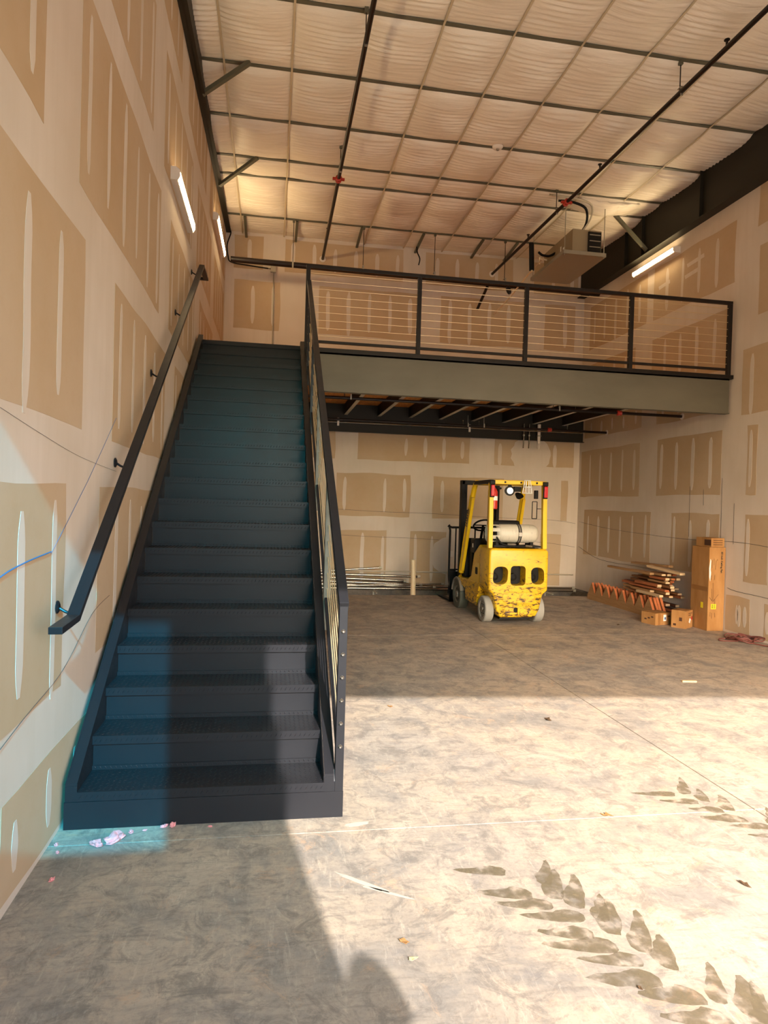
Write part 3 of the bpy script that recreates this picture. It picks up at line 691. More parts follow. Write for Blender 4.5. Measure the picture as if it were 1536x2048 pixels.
# ------------------------------------------------------------------ conduits on the back wall, upper left
t_ = thing('switch_conduit', 'thin conduit with junction box on the upper back wall left of the stair guard', 'conduit', (0, 0, 0))
bm = B(); cyl(bm, (.86, 12.775, 5.93), (.88, 12.775, 3.5), .012, 8); obj('tube', bm, GALV, t_)
bm = B(); bx(bm, .80, .90, 12.74, 12.795, 5.88, 6.0); obj('junction_box', bm, GALV, t_, bevel=.004)
bm = B(); tube(bm, smooth_path([(.80, 12.77, 5.94), (.4, 12.77, 5.97), (.08, 12.76, 6.0), (.02, 12.74, 6.1), (.0, 12.72, 6.3), (.06, 12.7, 6.5), (.05, 12.7, 6.56)], 5), .012, 6); obj('flexible_whip', bm, HOSE, t_, smooth=True)
bm = B(); tube(bm, smooth_path([(3.52, 12.5, 6.50), (3.56, 12.62, 6.44), (3.62, 12.66, 6.34), (3.60, 12.66, 6.22)], 5), .012, 6)
o = obj('hanging_wire', bm, HOSE, smooth=True); tag(o, 'short dark loose wire dangling from a ceiling brace above the back railing', 'wire')

# ------------------------------------------------------------------ hanging heater / air handler
HC = thing('ceiling_air_handler', 'sheet metal air handler hung over a drain pan above the mezzanine', 'air handler', (0, 0, 0))
bm = B(); bx(bm, 5.60, 6.10, 10.2, 11.35, 5.735, 6.13); obj('cabinet', bm, HV, HC, bevel=.006)
bm = B(); bx(bm, 5.86, 6.085, 10.17, 10.2, 5.76, 6.10); gp_ = obj('front_grille', bm, FBLK, HC, bevel=.01)
for k in range(6):
    bm = B(); bx(bm, 5.88, 6.065, 10.162, 10.17, 5.80+.048*k, 5.812+.048*k); obj('louvre', bm, GALV if k % 2 else FBLK, gp_)
bm = B()
bx(bm, 5.40, 6.13, 10.08, 11.46, 5.675, 5.68)
bx(bm, 5.40, 5.404, 10.08, 11.46, 5.68, 5.735); bx(bm, 6.126, 6.13, 10.08, 11.46, 5.68, 5.735); bx(bm, 5.40, 6.13, 10.08, 10.084, 5.68, 5.735); bx(bm, 5.40, 6.13, 11.456, 11.46, 5.68, 5.735)
obj('drain_pan', bm, GALV, HC)
for x, y in ((5.43, 10.11), (6.10, 10.11), (5.43, 11.43), (6.10, 11.43)):
    bm = B(); cyl(bm, (x, y, 5.66), (x, y, ZC-.01), .006, 6); obj('hanger_rod', bm, GALV, HC)
bm = B(); bx(bm, 5.598, 5.6, 10.5, 10.56, 5.85, 5.95); bx(bm, 5.598, 5.6, 10.62, 10.66, 5.9, 6.0); obj('spec_label', bm, WLAB, HC)
bm = B(); tube(bm, smooth_path([(5.3, 10.1, 6.50), (5.55, 10.1, 6.50), (5.80, 10.15, 6.42), (5.86, 10.4, 6.2), (5.6, 10.9, 5.98), (5.45, 11.0, 5.97), (5.35, 11.0, 6.02)], 6), .020, 8); obj('refrigerant_line', bm, HOSE, HC, smooth=True)
bm = B(); tube(bm, smooth_path([(5.1, 10.0, 6.53), (5.6, 10.02, 6.52), (5.86, 10.1, 6.48), (5.88, 10.16, 6.3), (5.80, 10.25, 6.14)], 6), .014, 8); obj('power_whip', bm, GALVD, HC, smooth=True)
bm = B(); cyl(bm, (5.18, 10.9, 6.12), (5.20, 10.9, 5.66), .042, 12); obj('insulated_pipe', bm, HOSE, HC, smooth=True)
bm = B(); tube(bm, [(5.26, 10.6, 5.74), (5.24, 11.0, 5.70), (5.20, 11.9, 5.52), (5.18, 12.78, 5.42)], .014, 8); cyl(bm, (5.20, 10.9, 5.63), (5.20, 10.9, 5.76), .018, 8); cyl(bm, (5.26, 10.7, 5.7), (5.26, 10.7, 5.82), .014, 8); cyl(bm, (5.26, 10.7, 5.8), (5.40, 10.75, 5.80), .014, 8); obj('condensate_drain', bm, PVC, HC, smooth=True)

# ------------------------------------------------------------------ forklift
FK = thing('forklift', 'worn yellow forklift with a propane tank parked under the mezzanine', 'forklift', (4.30, 8.72, 0))
# counterweight
cw = B(); prism(cw, [(-.25, .10), (.25, .10), (.31, .20), (.355, .42), (.425, .47), (.425, 1.0), (.40, 1.045), (-.40, 1.045), (-.425, 1.0), (-.425, .47), (-.355, .42), (-.31, .20)], 'y', 0, .44)
cwo = obj('counterweight', cw, YEL, FK)
def rr(cx_, cz_, w, h, r, n=5, skew=0.):
    pts = []
    for qx, qz, a0 in ((1, -1, -PI/2), (1, 1, 0), (-1, 1, PI/2), (-1, -1, PI)):
        for k in range(n+1):
            a = a0+PI/2*k/n; x = qx*(w/2-r)+r*math.cos(a); z = qz*(h/2-r)+r*math.sin(a); pts.append((cx_+x+skew*z, cz_+z))
    return pts
cuts = []
for cxw, w, h, rr_, sk in ((-.262, .21, .245, .08, .05), (-.01, .215, .27, .05, .0), (.272, .19, .235, .075, -.05)):
    c_ = B(); prism(c_, rr(cxw, .675, w, h, rr_, skew=sk), 'y', -.05, .28); cuts.append(obj('cut', c_, YEL, FK))
cwo.modifiers.new('bv', 'BEVEL').width = .028; cwo.modifiers['bv'].segments = 3; cwo.modifiers['bv'].limit_method = 'ANGLE'
bake_bool(cwo, cuts)
for p in cwo.data.polygons: p.use_smooth = True
cwo.data.set_sharp_from_angle(angle=math.radians(35))
bm = B(); bx(bm, -.38, .38, .20, .28, .50, .86); obj('radiator', bm, FBLK, FK)
for x in (-.29, -.02, .26):
    bm = B(); lathe(bm, (x, .20, .64), (0, -1, 0), [(0, .055), (.05, .05), (.06, .02)], 14); bx(bm, x-.06, x+.05, .10, .19, .72, .79); obj('engine_part', bm, HOSE, FK)
    bm = B(); cyl(bm, (x-.07, .12, .56), (x-.07, .12, .8), .008, 8); obj('engine_tube', bm, STEEL, FK)
# raised plate outline and tow pin
def ring_pts(pts, s, c_): return [((p[0]-c_[0])*s+c_[0], (p[1]-c_[1])*s+c_[1]) for p in pts]
po = rr(.0, .375, .46, .15, .07, 6); bm = B(); prism(bm, po, 'y', -.010, .004); obj('name_plate_boss', bm, YEL, FK, bevel=.006)
bm = B(); prism(bm, rr(.0, .20, .38, .115, .03, 4), 'y', -.008, .004); obj('tow_plate', bm, YEL, FK, bevel=.004)
bm = B(); lathe(bm, (-.03, -.0085, .205), (0, -1, 0), [(0, .036), (.002, .036)], 16); obj('tow_recess_shade', bm, FBLK, FK)  # thin black disc painted in as the shade of a hollow, nothing cut
bm = B(); cyl(bm, (.0, -.022, .15), (.0, -.022, .24), .013, 10); obj('tow_pin', bm, YEL2, FK)
bm = B(); bx(bm, -.24, .24, .05, .4, .07, .098); obj('belly_plate', bm, FBLK, FK)
# side body
for s in (-1, 1):
    bm = B(); prism(bm, [(.44, .46), (.44, .52), (1.42, .50), (1.46, .40), (1.12, .36), (1.10, .20), (.56, .18), (.50, .34)], 'x', s*.425, s*.30)
    obj('chassis_side', bm, YEL, FK, bevel=.01)
bm = B(); prism(bm, [(.44, .52), (.44, 1.04), (.55, 1.06), (.80, .92), (.86, .75), (.92, .58), (.92, .52)], 'x', -.40, .40); obj('engine_hood', bm, YEL, FK, bevel=.02)
bm = B(); prism(bm, [(.46, .45), (.46, .80), (.62, .80), (.74, .74), (.80, .60), (.98, .53), (.98, .45)], 'x', -.415, -.402); obj('side_panel', bm, YEL2, FK, bevel=.003)
bm = B(); prism(bm, rr(.6, .68, .11, .10, .02, 3), 'x', -.418, -.415); obj('decal', bm, FBLK, FK)
bm = B(); bx(bm, -.40, .40, .92, 1.42, .46, .50); obj('floor_plate', bm, FBLK, FK)
bm = B(); prism(bm, [(1.30, .5), (1.42, .5), (1.46, .9), (1.42, 1.10), (1.34, 1.12), (1.30, .9)], 'x', -.38, .38); obj('front_cowl', bm, FBLK, FK, bevel=.02)
# fenders
for s in (-1, 1):
    bm = B(); pts = []
    for k in range(9):
        a = PI*.05+PI*.85*k/8; pts.append((1.50+.27*math.cos(a), .22+.27*math.sin(a)))
    for k in range(9):
        a = PI*.05+PI*.85*(8-k)/8; pts.append((1.50+.245*math.cos(a), .22+.245*math.sin(a)))
    prism(bm, pts, 'x', s*.46, s*.30); obj('fender', bm, RIM, FK)
# wheels
def wheel(x, y, r, w, tm, s):
    bm = B(); lathe(bm, (x, y, r), (s, 0, 0), [(-w, r*.62), (-w, r-.012), (-w+.012, r), (-.012, r), (0, r-.012), (0, r*.66), (-.02, r*.64)], 36)
    t1 = obj('wheel', bm, tm, FK, smooth=True)
    bm = B(); lathe(bm, (x, y, r), (s, 0, 0), [(-w+.01, r*.6), (-.022, r*.63), (-.01, r*.6), (-.03, r*.45), (-.03, r*.25), (.0, r*.22), (.004, .02)], 24); ri = obj('rim', bm, RIM, t1, smooth=True)
    for k in range(6):
        a = 2*PI*k/6; bm = B(); cyl(bm, (x-s*.03, y+.4*r*math.cos(a), r+.4*r*math.sin(a)), (x-s*.014, y+.4*r*math.cos(a), r+.4*r*math.sin(a)), .009, 6); obj('lug_nut', bm, FBLK, t1)
for s in (-1, 1):
    wheel(s*.43, .27, .182, .125, RUB, s); wheel(s*.45, 1.50, .222, .15, RUBD, s)
bm = B(); bx(bm, -.32, .32, .22, .32, .14, .24); obj('steer_axle', bm, FBLK, FK)
# overhead guard
for s in (-1, 1):
    bm = B(); beam(bm, (s*.393, .10, 1.04), (s*.388, .14, 1.95), .062, .07, (0, 1, 0)); obj('rear_pillar', bm, YEL2, FK, bevel=.008)
    bm = B(); tube(bm, smooth_path([(s*.41, 1.42, .50), (s*.405, 1.25, 1.05), (s*.395, 1.02, 1.62), (s*.385, .90, 1.90), (s*.38, .80, 1.965)], 5), .040, 8); obj('front_pillar', bm, YEL2, FK, smooth=True)
    bm = B(); beam(bm, (s*.415, 1.36, .62), (s*.398, .96, 1.76), .05, .13, (0, 1, .4)); obj('pillar_plate', bm, YEL2, FK, bevel=.01)
    bm = B(); bx(bm, s*.42, s*.35, .12, .86, 1.93, 1.985); obj('guard_side_rail', bm, FBLK if s < 0 else YEL2, FK, bevel=.01)
    bm = B(); bx(bm, s*.385-.032, s*.385+.032, .075, .105, 1.74, 1.92); bx(bm, s*.385-.036, s*.385+.036, .07, .12, 1.918, 1.975); tl_ = obj('lamp_housing', bm, FBLK, FK, bevel=.008)
    bm = B(); bx(bm, s*.385-.026, s*.385+.026, .055, .075, 1.755, 1.912); obj('tail_lamp', bm, REDL, tl_, bevel=.01)
bm = B(); bx(bm, -.35, .35, .10, .16, 1.925, 1.985); rb = obj('guard_rear_bar', bm, YEL2, FK, bevel=.008)
for x in (-.20, .03, .26):
    bm = B(); cyl(bm, (x, .10, 1.955), (x, .092, 1.955), .014, 12); obj('bolt', bm, FBLK, rb)
for k in range(5):
    bm = B(); bx(bm, -.35, .35, .25+.12*k, .265+.12*k, 1.94, 1.975); obj('guard_slat', bm, FBLK, FK)
bm = B(); bx(bm, -.36, .36, .83, .88, 1.93, 1.985); obj('guard_front_bar', bm, YEL2, FK, bevel=.008)
# mast
for s in (-1, 1):
    for dx, dy, top in ((0, 0, 2.02), (.055, .05, 1.98)):
        bm = B(); xa = s*(.295-dx); bx(bm, xa-.026, xa+.026, 1.80+dy, 1.92+dy, .06, top); obj('mast_channel', bm, FBLK, FK, bevel=.004)
bm = B(); bx(bm, -.32, .32, 1.80, 1.93, 1.96, 2.03); bx(bm, -.3, .3, 1.82, 1.90, .9, .98); obj('mast_crossbar', bm, FBLK, FK, bevel=.006)
for x in (-.20, .0, .20):
    bm = B(); cyl(bm, (x, 1.90, .1), (x, 1.90, 1.55 if x else .95), .028, 12); obj('lift_cylinder', bm, FBLK, FK)
# carriage, load backrest, forks
bm = B(); bx(bm, -.42, .42, 2.02, 2.06, .12, .20); bx(bm, -.42, .42, 2.02, 2.06, .44, .52); obj('carriage', bm, FBLK, FK)
bm = B()
tube(bm, smooth_path([(-.43, 2.05, .15), (-.43, 2.05, 1.20), (-.40, 2.05, 1.25), (.40, 2.05, 1.25), (.43, 2.05, 1.20), (.43, 2.05, .15)], 3), .018, 8)
for x in (-.33, -.16, 0, .16, .33): cyl(bm, (x, 2.05, .45), (x, 2.05, 1.25), .012, 8)
cyl(bm, (-.43, 2.05, .55), (.43, 2.05, .55), .012, 8); obj('load_backrest', bm, FBLK, FK)
for s in (-1, 1):
    bm = B(); bx(bm, s*.36-.05, s*.36+.05, 2.06, 2.09, .02, .55)
    prism(bm, [(2.06, .012), (2.86, .012), (2.86, .02), (2.06, .05)], 'x', s*.36-.05, s*.36+.05); obj('fork', bm, FBLK, FK)
# seat, steering wheel, levers
bm = B(); bx(bm, -.24, .24, .62, 1.04, 1.02, 1.12); bx(bm, -.22, .22, .56, .68, 1.10, 1.42); obj('seat', bm, FBLK, FK, bevel=.04, segs=3)
bm = B(); bx(bm, -.40, -.30, .78, .98, .92, 1.13); bx(bm, -.36, -.30, 1.0, 1.14, .55, 1.0); ob_ = obj('arm_pod', bm, FBLK, FK, bevel=.015)
bm = B(); bx(bm, -.402, -.400, .84, .88, 1.0, 1.06); obj('warning_label', bm, WLAB, ob_)
bm = B(); M_ = Matrix.Translation((-.12, 1.26, 1.32)) @ Matrix.Rotation(math.radians(-35), 4, 'X')
ring = [M_ @ Vector((.15*math.cos(2*PI*k/24), .15*math.sin(2*PI*k/24), 0)) for k in range(25)]; tube(bm, ring, .014, 8)
cyl(bm, M_ @ Vector((-.15, 0, 0)), M_ @ Vector((.15, 0, 0)), .010, 6); cyl(bm, M_ @ Vector((0, 0, 0)), (-.12, 1.38, 1.05), .022, 8); obj('steering_wheel', bm, FBLK, FK, smooth=True)
bm = B()
for k in range(3): cyl(bm, (.16+.06*k, 1.30, 1.08), (.16+.06*k, 1.24, 1.26), .007, 6); bmesh.ops.create_uvsphere(bm, u_segments=8, v_segments=6, radius=.018, matrix=Matrix.Translation((.16+.06*k, 1.24, 1.27)))
obj('control_levers', bm, FBLK, FK)
# propane tank
bm = B(); lathe(bm, (-.29, .22, 1.245), (1, 0, 0), [(0, .06), (.03, .105), (.07, .128), (.2, .131), (.24, .131), (.5, .131), (.56, .126), (.60, .10), (.62, .06)], 32); tk = obj('propane_tank', bm, TANK, FK, smooth=True)
bm = B()
for k in range(28):
    a0, a1 = 2*PI*k/28, 2*PI*(k+1)/28
    if k in (9, 10, 13, 14, 17, 18, 19): continue
    for ra, rb_ in ((.122, .116),):
        q = [bm.verts.new(p_) for p_ in [(-.385, .22+ra*math.cos(a0), 1.245+ra*math.sin(a0)), (-.385, .22+ra*math.cos(a1), 1.245+ra*math.sin(a1)), (-.25, .22+ra*math.cos(a1), 1.245+ra*math.sin(a1)), (-.25, .22+ra*math.cos(a0), 1.245+ra*math.sin(a0)),
             (-.385, .22+rb_*math.cos(a0), 1.245+rb_*math.sin(a0)), (-.385, .22+rb_*math.cos(a1), 1.245+rb_*math.sin(a1)), (-.25, .22+rb_*math.cos(a1), 1.245+rb_*math.sin(a1)), (-.25, .22+rb_*math.cos(a0), 1.245+rb_*math.sin(a0))]]
        for f in [(0,3,2,1),(4,5,6,7),(0,1,5,4),(1,2,6,5),(2,3,7,6),(3,0,4,7)]: bm.faces.new([q[i] for i in f])
obj('tank_collar', bm, TANK, tk)
bm = B(); ring = [(.02, .22+.136*math.cos(2*PI*k/32), 1.245+.136*math.sin(2*PI*k/32)) for k in range(33)]
for a, b in zip(ring, ring[1:]): beam(bm, a, b, .045, .004, (1, 0, 0)) if False else cyl(bm, (a[0]-.0, a[1], a[2]), (b[0], b[1], b[2]), .006, 4)
for a, b in zip(ring, ring[1:]): cyl(bm, (a[0]+.035, a[1], a[2]), (b[0]+.035, b[1], b[2]), .006, 4)
obj('tank_strap', bm, FBLK, tk)
bm = B(); lathe(bm, (.018, .22, 1.245), (1, 0, 0), [(0, .1325), (.038, .1325)], 32); obj('strap_band', bm, RIM, tk)
bm = B(); lathe(bm, (-.30, .22, 1.245), (1, 0, 0), [(0, .1), (.012, .105)], 24); obj('collar_shade_disc', bm, FBLK, tk)  # dark disc added for the shade inside the open collar
bm = B(); tube(bm, [(-.388, .22+.113*math.cos(2*PI*k/32), 1.245+.113*math.sin(2*PI*k/32)) for k in range(33)], .009, 6); obj('collar_rim', bm, TANK, tk)
bm = B(); bx(bm, .012, .062, .072, .086, 1.21, 1.27); obj('strap_buckle', bm, STEEL, tk, bevel=.004)
bm = B(); bx(bm, -.34, .34, .08, .36, 1.06, 1.085); bx(bm, -.30, -.26, .12, .32, 1.05, 1.13); bx(bm, .20, .24, .12, .32, 1.05, 1.13); obj('tank_cradle', bm, FBLK, FK)
bm = B(); tube(bm, smooth_path([(-.30, .10, 1.20), (-.26, .07, 1.13), (-.18, .05, 1.09), (.0, .05, 1.07), (.12, .06, 1.075), (.25, .10, 1.065)], 5), .013, 8); obj('fuel_hose', bm, HOSE, FK, smooth=True)
bm = B(); cyl(bm, (-.16, .055, 1.10), (-.04, .05, 1.10), .017, 10); obj('hose_fitting', bm, STEEL, FK)
bm = B(); cyl(bm, (.10, .05, 1.085), (.2, .055, 1.075), .015, 10); obj('hose_fitting', bm, STEEL, FK)
# lamps, beacon cage, mirror, extinguisher
bm = B(); lathe(bm, (-.10, .20, 1.84), (0, -1, 0), [(-.06, .03), (-.03, .06), (.0, .068), (.02, .07), (.022, .055)], 20); wl_ = obj('work_lamp', bm, FBLK, FK, smooth=True)
bm = B(); lathe(bm, (-.10, .176, 1.84), (0, -1, 0), [(0, .046), (.006, .046), (.012, .03)], 20); obj('lamp_lens', bm, LENS, wl_)
bm = B(); bx(bm, -.12, -.08, .17, .21, 1.9, 1.95); bx(bm, -.04, .06, .16, .22, 1.83, 1.90); obj('lamp_bracket', bm, FBLK, FK)
bm = B(); lathe(bm, (.045, .20, 1.775), (.1, -.6, .8), [(-.04, .03), (0, .06), (.012, .062), (.016, .05)], 20); wl_ = obj('round_lamp', bm, FBLK, FK, smooth=True)
bm = B()
for k in range(8):
    a = 2*PI*k/8; cyl(bm, (.10+.04*math.cos(a), .04+.04*math.sin(a), 1.985), (.10+.07*math.cos(a), .04+.045*math.sin(a), 1.81), .0045, 5)
for r_, z_ in ((.04, 1.985), (.055, 1.895), (.07, 1.81)):
    rg = [(.10+r_*math.cos(2*PI*k/16), .04+min(r_, .045)*math.sin(2*PI*k/16), z_) for k in range(17)]; tube(bm, rg, .0045, 5)
obj('beacon_cage', bm, WLAB, FK)
bm = B(); bx(bm, .285, .345, .30, .306, 1.47, 1.69); 
bm2 = B()
for a, b in (((.28, 1.46), (.35, 1.46)), ((.35, 1.46), (.35, 1.70)), ((.35, 1.70), (.28, 1.70)), ((.28, 1.70), (.28, 1.46))): cyl(bm2, (a[0], .29, a[1]), (b[0], .29, b[1]), .006, 6)
cyl(bm2, (.35, .29, 1.6), (.385, .2, 1.6), .005, 6); mf = obj('mirror_frame', bm2, FBLK, FK); bm.free()
bm = B(); bx(bm, .30, .35, .25, .30, 1.74, 1.86); obj('reverse_alarm', bm, FBLK, FK, bevel=.006)
bm = B(); lathe(bm, (-.30, .26, 1.58), (0, 0, 1), [(0, .04), (.01, .05), (.24, .05), (.28, .03), (.30, .015), (.33, .015)], 18); ex = obj('fire_extinguisher', bm, EXT, FK, smooth=True)
bm = B(); lathe(bm, (-.30, .26, 1.70), (0, 0, 1), [(0, .0505), (.06, .0505)], 18); obj('extinguisher_label', bm, WLAB, ex)
bm = B(); bx(bm, -.36, -.28, .23, .27, 1.89, 1.91); tube(bm, smooth_path([(-.29, .25, 1.9), (-.25, .24, 1.85), (-.255, .25, 1.7)], 4), .008, 6); obj('extinguisher_hose', bm, HOSE, ex)
bm = B(); bx(bm, -.31, -.16, .34, .40, 1.86, 1.89); obj('sun_visor', bm, FBLK, FK, bevel=.01)
bm = B(); bx(bm, -.29, -.23, .50, .56, 1.05, 1.85); obj('hose_guide', bm, FBLK, FK)
text_mesh('pillar_lettering', 'HYSTER', .085, INKB, FK, Matrix.Translation((-.4475, 1.03, 1.60)) @ Matrix(((0,0,-1,0),(-.34,-.94,0,0),(.94,-.34,0,0),(0,0,0,1))) @ Matrix.Translation((-.30, .02, 0)) , .001, .004)

# ------------------------------------------------------------------ PVC standpipe, pipe bundle on the back wall
bm = B(); lathe(bm, (3.485, 11.74, -.30), (0, 0, 1), [(0, .05), (.86+.0, .05), (.86, .05)], 18)
bm.free(); bm = B(); cyl(bm, (3.485, 11.74, -.3), (3.47, 11.74, .62), .045, 18)
o = obj('pvc_standpipe', bm, PVC, smooth=True); tag(o, 'upright cream plastic pipe standing at the slab edge left of the forklift', 'pipe')
def rod(label, p0, p1, r, m=STEEL, ends=True):
    bm = B(); cyl(bm, p0, p1, r, 12); o = obj('metal_pipe', bm, m, smooth=True); tag(o, label, 'pipe', 'pipes lying along the back wall')
    if ends:
        p0, p1 = Vector(p0), Vector(p1); d = (p1-p0).normalized()
        bm = B(); cyl(bm, p1-d*.05, p1+d*.004, r*1.25, 12); obj('end_coupling', bm, GALVD, o)
rod('long thin pipe strapped highest along the base of the back wall', (.3, 12.74, .325), (7.0, 12.74, .28), .013, GALVD)
rod('long bright pipe low along the base of the back wall, upper of two', (.3, 12.66, .05), (7.0, 12.66, .02), .022)
rod('long bright pipe low along the base of the back wall, lowest one', (.3, 12.60, .0), (7.0, 12.60, -.025), .022)
PB = [(1.0, 3.05, .24, .38, 12.68, .018, 'short pipe tilted up on top of the pipe bundle left of the standpipe'),
      (1.0, 3.78, .29, .23, 12.54, .022, 'second pipe from the top of the bundle with a coupled right end'),
      (1.0, 3.50, .24, .15, 12.49, .024, 'third pipe from the top of the bundle, ending just left of the standpipe'),
      (1.0, 3.80, .17, .09, 12.43, .020, 'middle pipe of the bundle ending just behind the standpipe'),
      (1.0, 4.05, .12, .05, 12.38, .018, 'lower pipe of the bundle reaching just past the standpipe'),
      (2.2, 4.20, .07, .12, 12.33, .014, 'thin pipe of the bundle reaching farthest right towards the forklift')]
for x0_, x1_, za, zb_, y_, r_, lb in PB: rod(lb, (x0_, y_, za), (x1_, y_, zb_), r_)
for y_ in (12.0,):
    pass
# supports: wall straps that carry the bundle
t_ = thing('pipe_rack', 'small steel brackets holding pipes off the foot of the back wall', 'bracket', (0, 0, 0))
for x in (1.2, 2.9, 4.6, 6.4):
    bm = B(); bx(bm, x, x+.03, 12.36, 12.738, -.075, -.062); bx(bm, x, x+.03, 12.725, 12.738, -.20, -.062); obj('bracket_arm', bm, GALVD, t_)

# ------------------------------------------------------------------ lumber by the right wall
def zig(x0, ys, n, pitch, h, base, w, label, m, ph=0.):
    """cut stair stringer lying on its long edge: saw teeth upward, fresh sawn faces toward the near end"""
    tp = [(ys, base*.7)]
    for k in range(n):
        a = ys-k*pitch-.03-ph; tp += [(a-pitch*.46, base+h), (a-pitch*.93, base)]
    pts = [(ys, 0)]+tp+[(ys-n*pitch-.12, base*.8), (ys-n*pitch-.12, 0)]
    bm = B(); prism(bm, pts, 'x', x0, x0+w); o = obj('cut_stringer', bm, m); o.data.materials.append(WRED)
    for p in o.data.polygons:
        if abs(p.normal.x) < .5 and p.normal.z > .1: p.material_index = 1
    return tag(o, label, 'stair stringer')
zig(6.62, 11.32, 8, .262, .20, .11, .038, 'sawtooth-cut wooden stair stringer lying on edge, nearest the open floor', WD[1])
zig(6.665, 11.28, 8, .262, .20, .11, .038, 'sawtooth-cut wooden stair stringer second from the open floor', WD[0])
zig(6.715, 11.30, 8, .262, .20, .11, .038, 'sawtooth-cut wooden stair stringer third from the open floor', WD[3], .01)
zig(6.76, 11.26, 8, .262, .20, .11, .038, 'sawtooth-cut wooden stair stringer fourth from the open floor, deepest in the pile', WD[0])
# loose boards: (y far, y near, x, z far, z near, width, thickness, mat)
rb2 = random.Random(21)
ORD = ['lowest', 'second', 'third', 'fourth', 'fifth', 'sixth', 'seventh', 'eighth', 'ninth', 'tenth', 'eleventh']
PLC = ['nearest the room', 'second from the room', 'third from the room', 'fourth from the room', 'against the wall']
CN = ['brown', 'tan', 'dark', 'reddish']
for L in range(10):
    z = .045+.07*L if L < 3 else .335+.053*(L-3)
    cols = [6.84, 6.93, 7.02] if L < 3 else ([6.70, 6.78, 6.86, 6.94, 7.02] if L < 7 else [6.78, 6.87, 6.96])
    for k, xx in enumerate(cols):
        far = 11.15-.10*L-rb2.uniform(0, .75)-.12*(k == 0); ln = rb2.uniform(1.35, 2.15)
        near = max(8.98+rb2.uniform(0, .42)+(.35 if k > 2 else 0)*rb2.random(), far-ln)
        if L >= 7: far = min(far, 10.9-.15*(L-7)); near = max(near, 9.02+.10*(L-7))
        mi = rb2.choice([0, 0, 1, 1, 2, 3]); w = rb2.uniform(.062, .072); th = rb2.choice([.028, .036, .036]); tw = rb2.uniform(-.006, .006)
        p0 = Vector((xx+tw, far, z)); p1 = Vector((xx-tw, near, z+.004))
        bm = B(); beam(bm, p0, p1, w, th); o = obj('board', bm, WD[mi], bevel=.002, segs=1)
        d = (p1-p0).normalized(); pale = rb2.random() < .7
        bm = B(); beam(bm, p1, p1+d*.004, w-.004, th-.004); obj('sawn_end', bm, WEND if pale else WRED, o)
        tag(o, '%s scrap board, %s layer of the wood pile, %s' % (CN[mi], ORD[L], PLC[k] if k < len(cols)-1 else PLC[4]), 'board', 'boards in the scrap wood pile')
for p0, p1, w, th, lb in [((6.84, 9.72, .748), (6.88, 8.90, .705), .085, .034, 'pale board jutting out at the near end on top of the wood pile'),
                           ((6.96, 10.4, .745), (6.98, 9.35, .775), .08, .034, 'topmost brown board lying across the wood pile'),
                           ((6.60, 9.62, .37), (6.585, 8.95, .375), .06, .034, 'short pale board on the room side of the pile below the jutting board'),
                           ((6.69, 10.7, .650), (6.70, 9.4, .655), .07, .034, 'long tan board on the upper room side of the wood pile')]:
    bm = B(); beam(bm, p0, p1, w, th); o = obj('board', bm, WEND if 'pale' in lb else WD[1], bevel=.002, segs=1); tag(o, lb, 'board')

# ------------------------------------------------------------------ cardboard boxes
def box(name, label, loc, rz, sx_, sy_, sz_, m=CARD):
    t_ = thing(name, label, 'box', loc, rz)
    bm = B(); bx(bm, -sx_/2, sx_/2, -sy_/2, sy_/2, 0, sz_); obj('carton', bm, m, t_, bevel=.004)
    return t_
# tall carton, origin at its centre
TB = box('tall_carton', 'tall narrow cardboard carton standing against the right wall', (6.960, 8.44, 0), 0, .245, .38, 1.145)
f0 = -.192; s0 = -.1245
bm = B(); bx(bm, -.075, -.0, f0-.001, f0+.001, .30, .37); obj('yellow_label', bm, YLAB, TB, rot=(0, 0, 0))
bm = B()
for k in range(3): bx(bm, -.065, -.045, f0-.0018, f0-.0008, .312+.018*k, .322+.018*k); bx(bm, -.035, -.012, f0-.0018, f0-.0008, .312+.018*k, .320+.018*k)
obj('label_print', bm, INKB, TB)
bm = B(); bx(bm, s0-.001, s0+.001, -.09, -.04, .30, .38); obj('yellow_label', bm, YLAB, TB)
bm = B()
for (a, b) in [((-.045, .40), (-.055, .66)), ((-.06, .42), (-.075, .58)), ((-.05, .40), (.03, .50)), ((-.06, .41), (-.10, .46)), ((-.02, .44), (-.02, .36)), ((-.075, .97), (-.078, .86)), ((-.05, .99), (-.05, .90)), ((-.02, .97), (-.025, .84)), ((-.08, .76), (-.085, .70)), ((-.03, .77), (-.035, .70)),
               ((.0, .985), (-.0, .96)), ((-.085, .26), (-.085, .20)), ((-.06, .25), (-.06, .17)), ((-.02, .25), (-.01, .19))]:
    cyl(bm, (a[0], f0, a[1]), (b[0], f0, b[1]), .0022, 4)
obj('assembly_drawing', bm, CARDP, TB)
text_mesh('carton_lettering', '60 inch Ceiling Fan', .038, INKB, TB, Matrix.Translation((.055, f0, 1.085)) @ Matrix.Rotation(PI/2, 4, 'X') @ Matrix.Rotation(-PI/2, 4, 'Z'), .0008, .0012)
bm = B(); prism(bm, [(-.12, .86), (-.105, .985), (-.095, .96), (-.10, .84), (-.092, .80), (-.10, .68), (-.115, .74)], 'y', f0-.002, f0+.002); obj('torn_patch', bm, WLAB, TB)
bm = B(); bx(bm, s0-.0015, s0, -.185, .185, .54, .60); obj('tape', bm, TAPE, TB)
T2 = box('top_carton', 'small cardboard carton lying on top of the tall carton', (6.970, 8.43, 1.146), 0, .20, .33, .125)
bm = B()
for k in range(3): bx(bm, -.07, .07, -.1662, -.1645, .03+.03*k, .038+.03*k)
bx(bm, -.1012, -.0995, -.16, -.02, .02, .10); obj('printed_panel', bm, CARDP, T2)
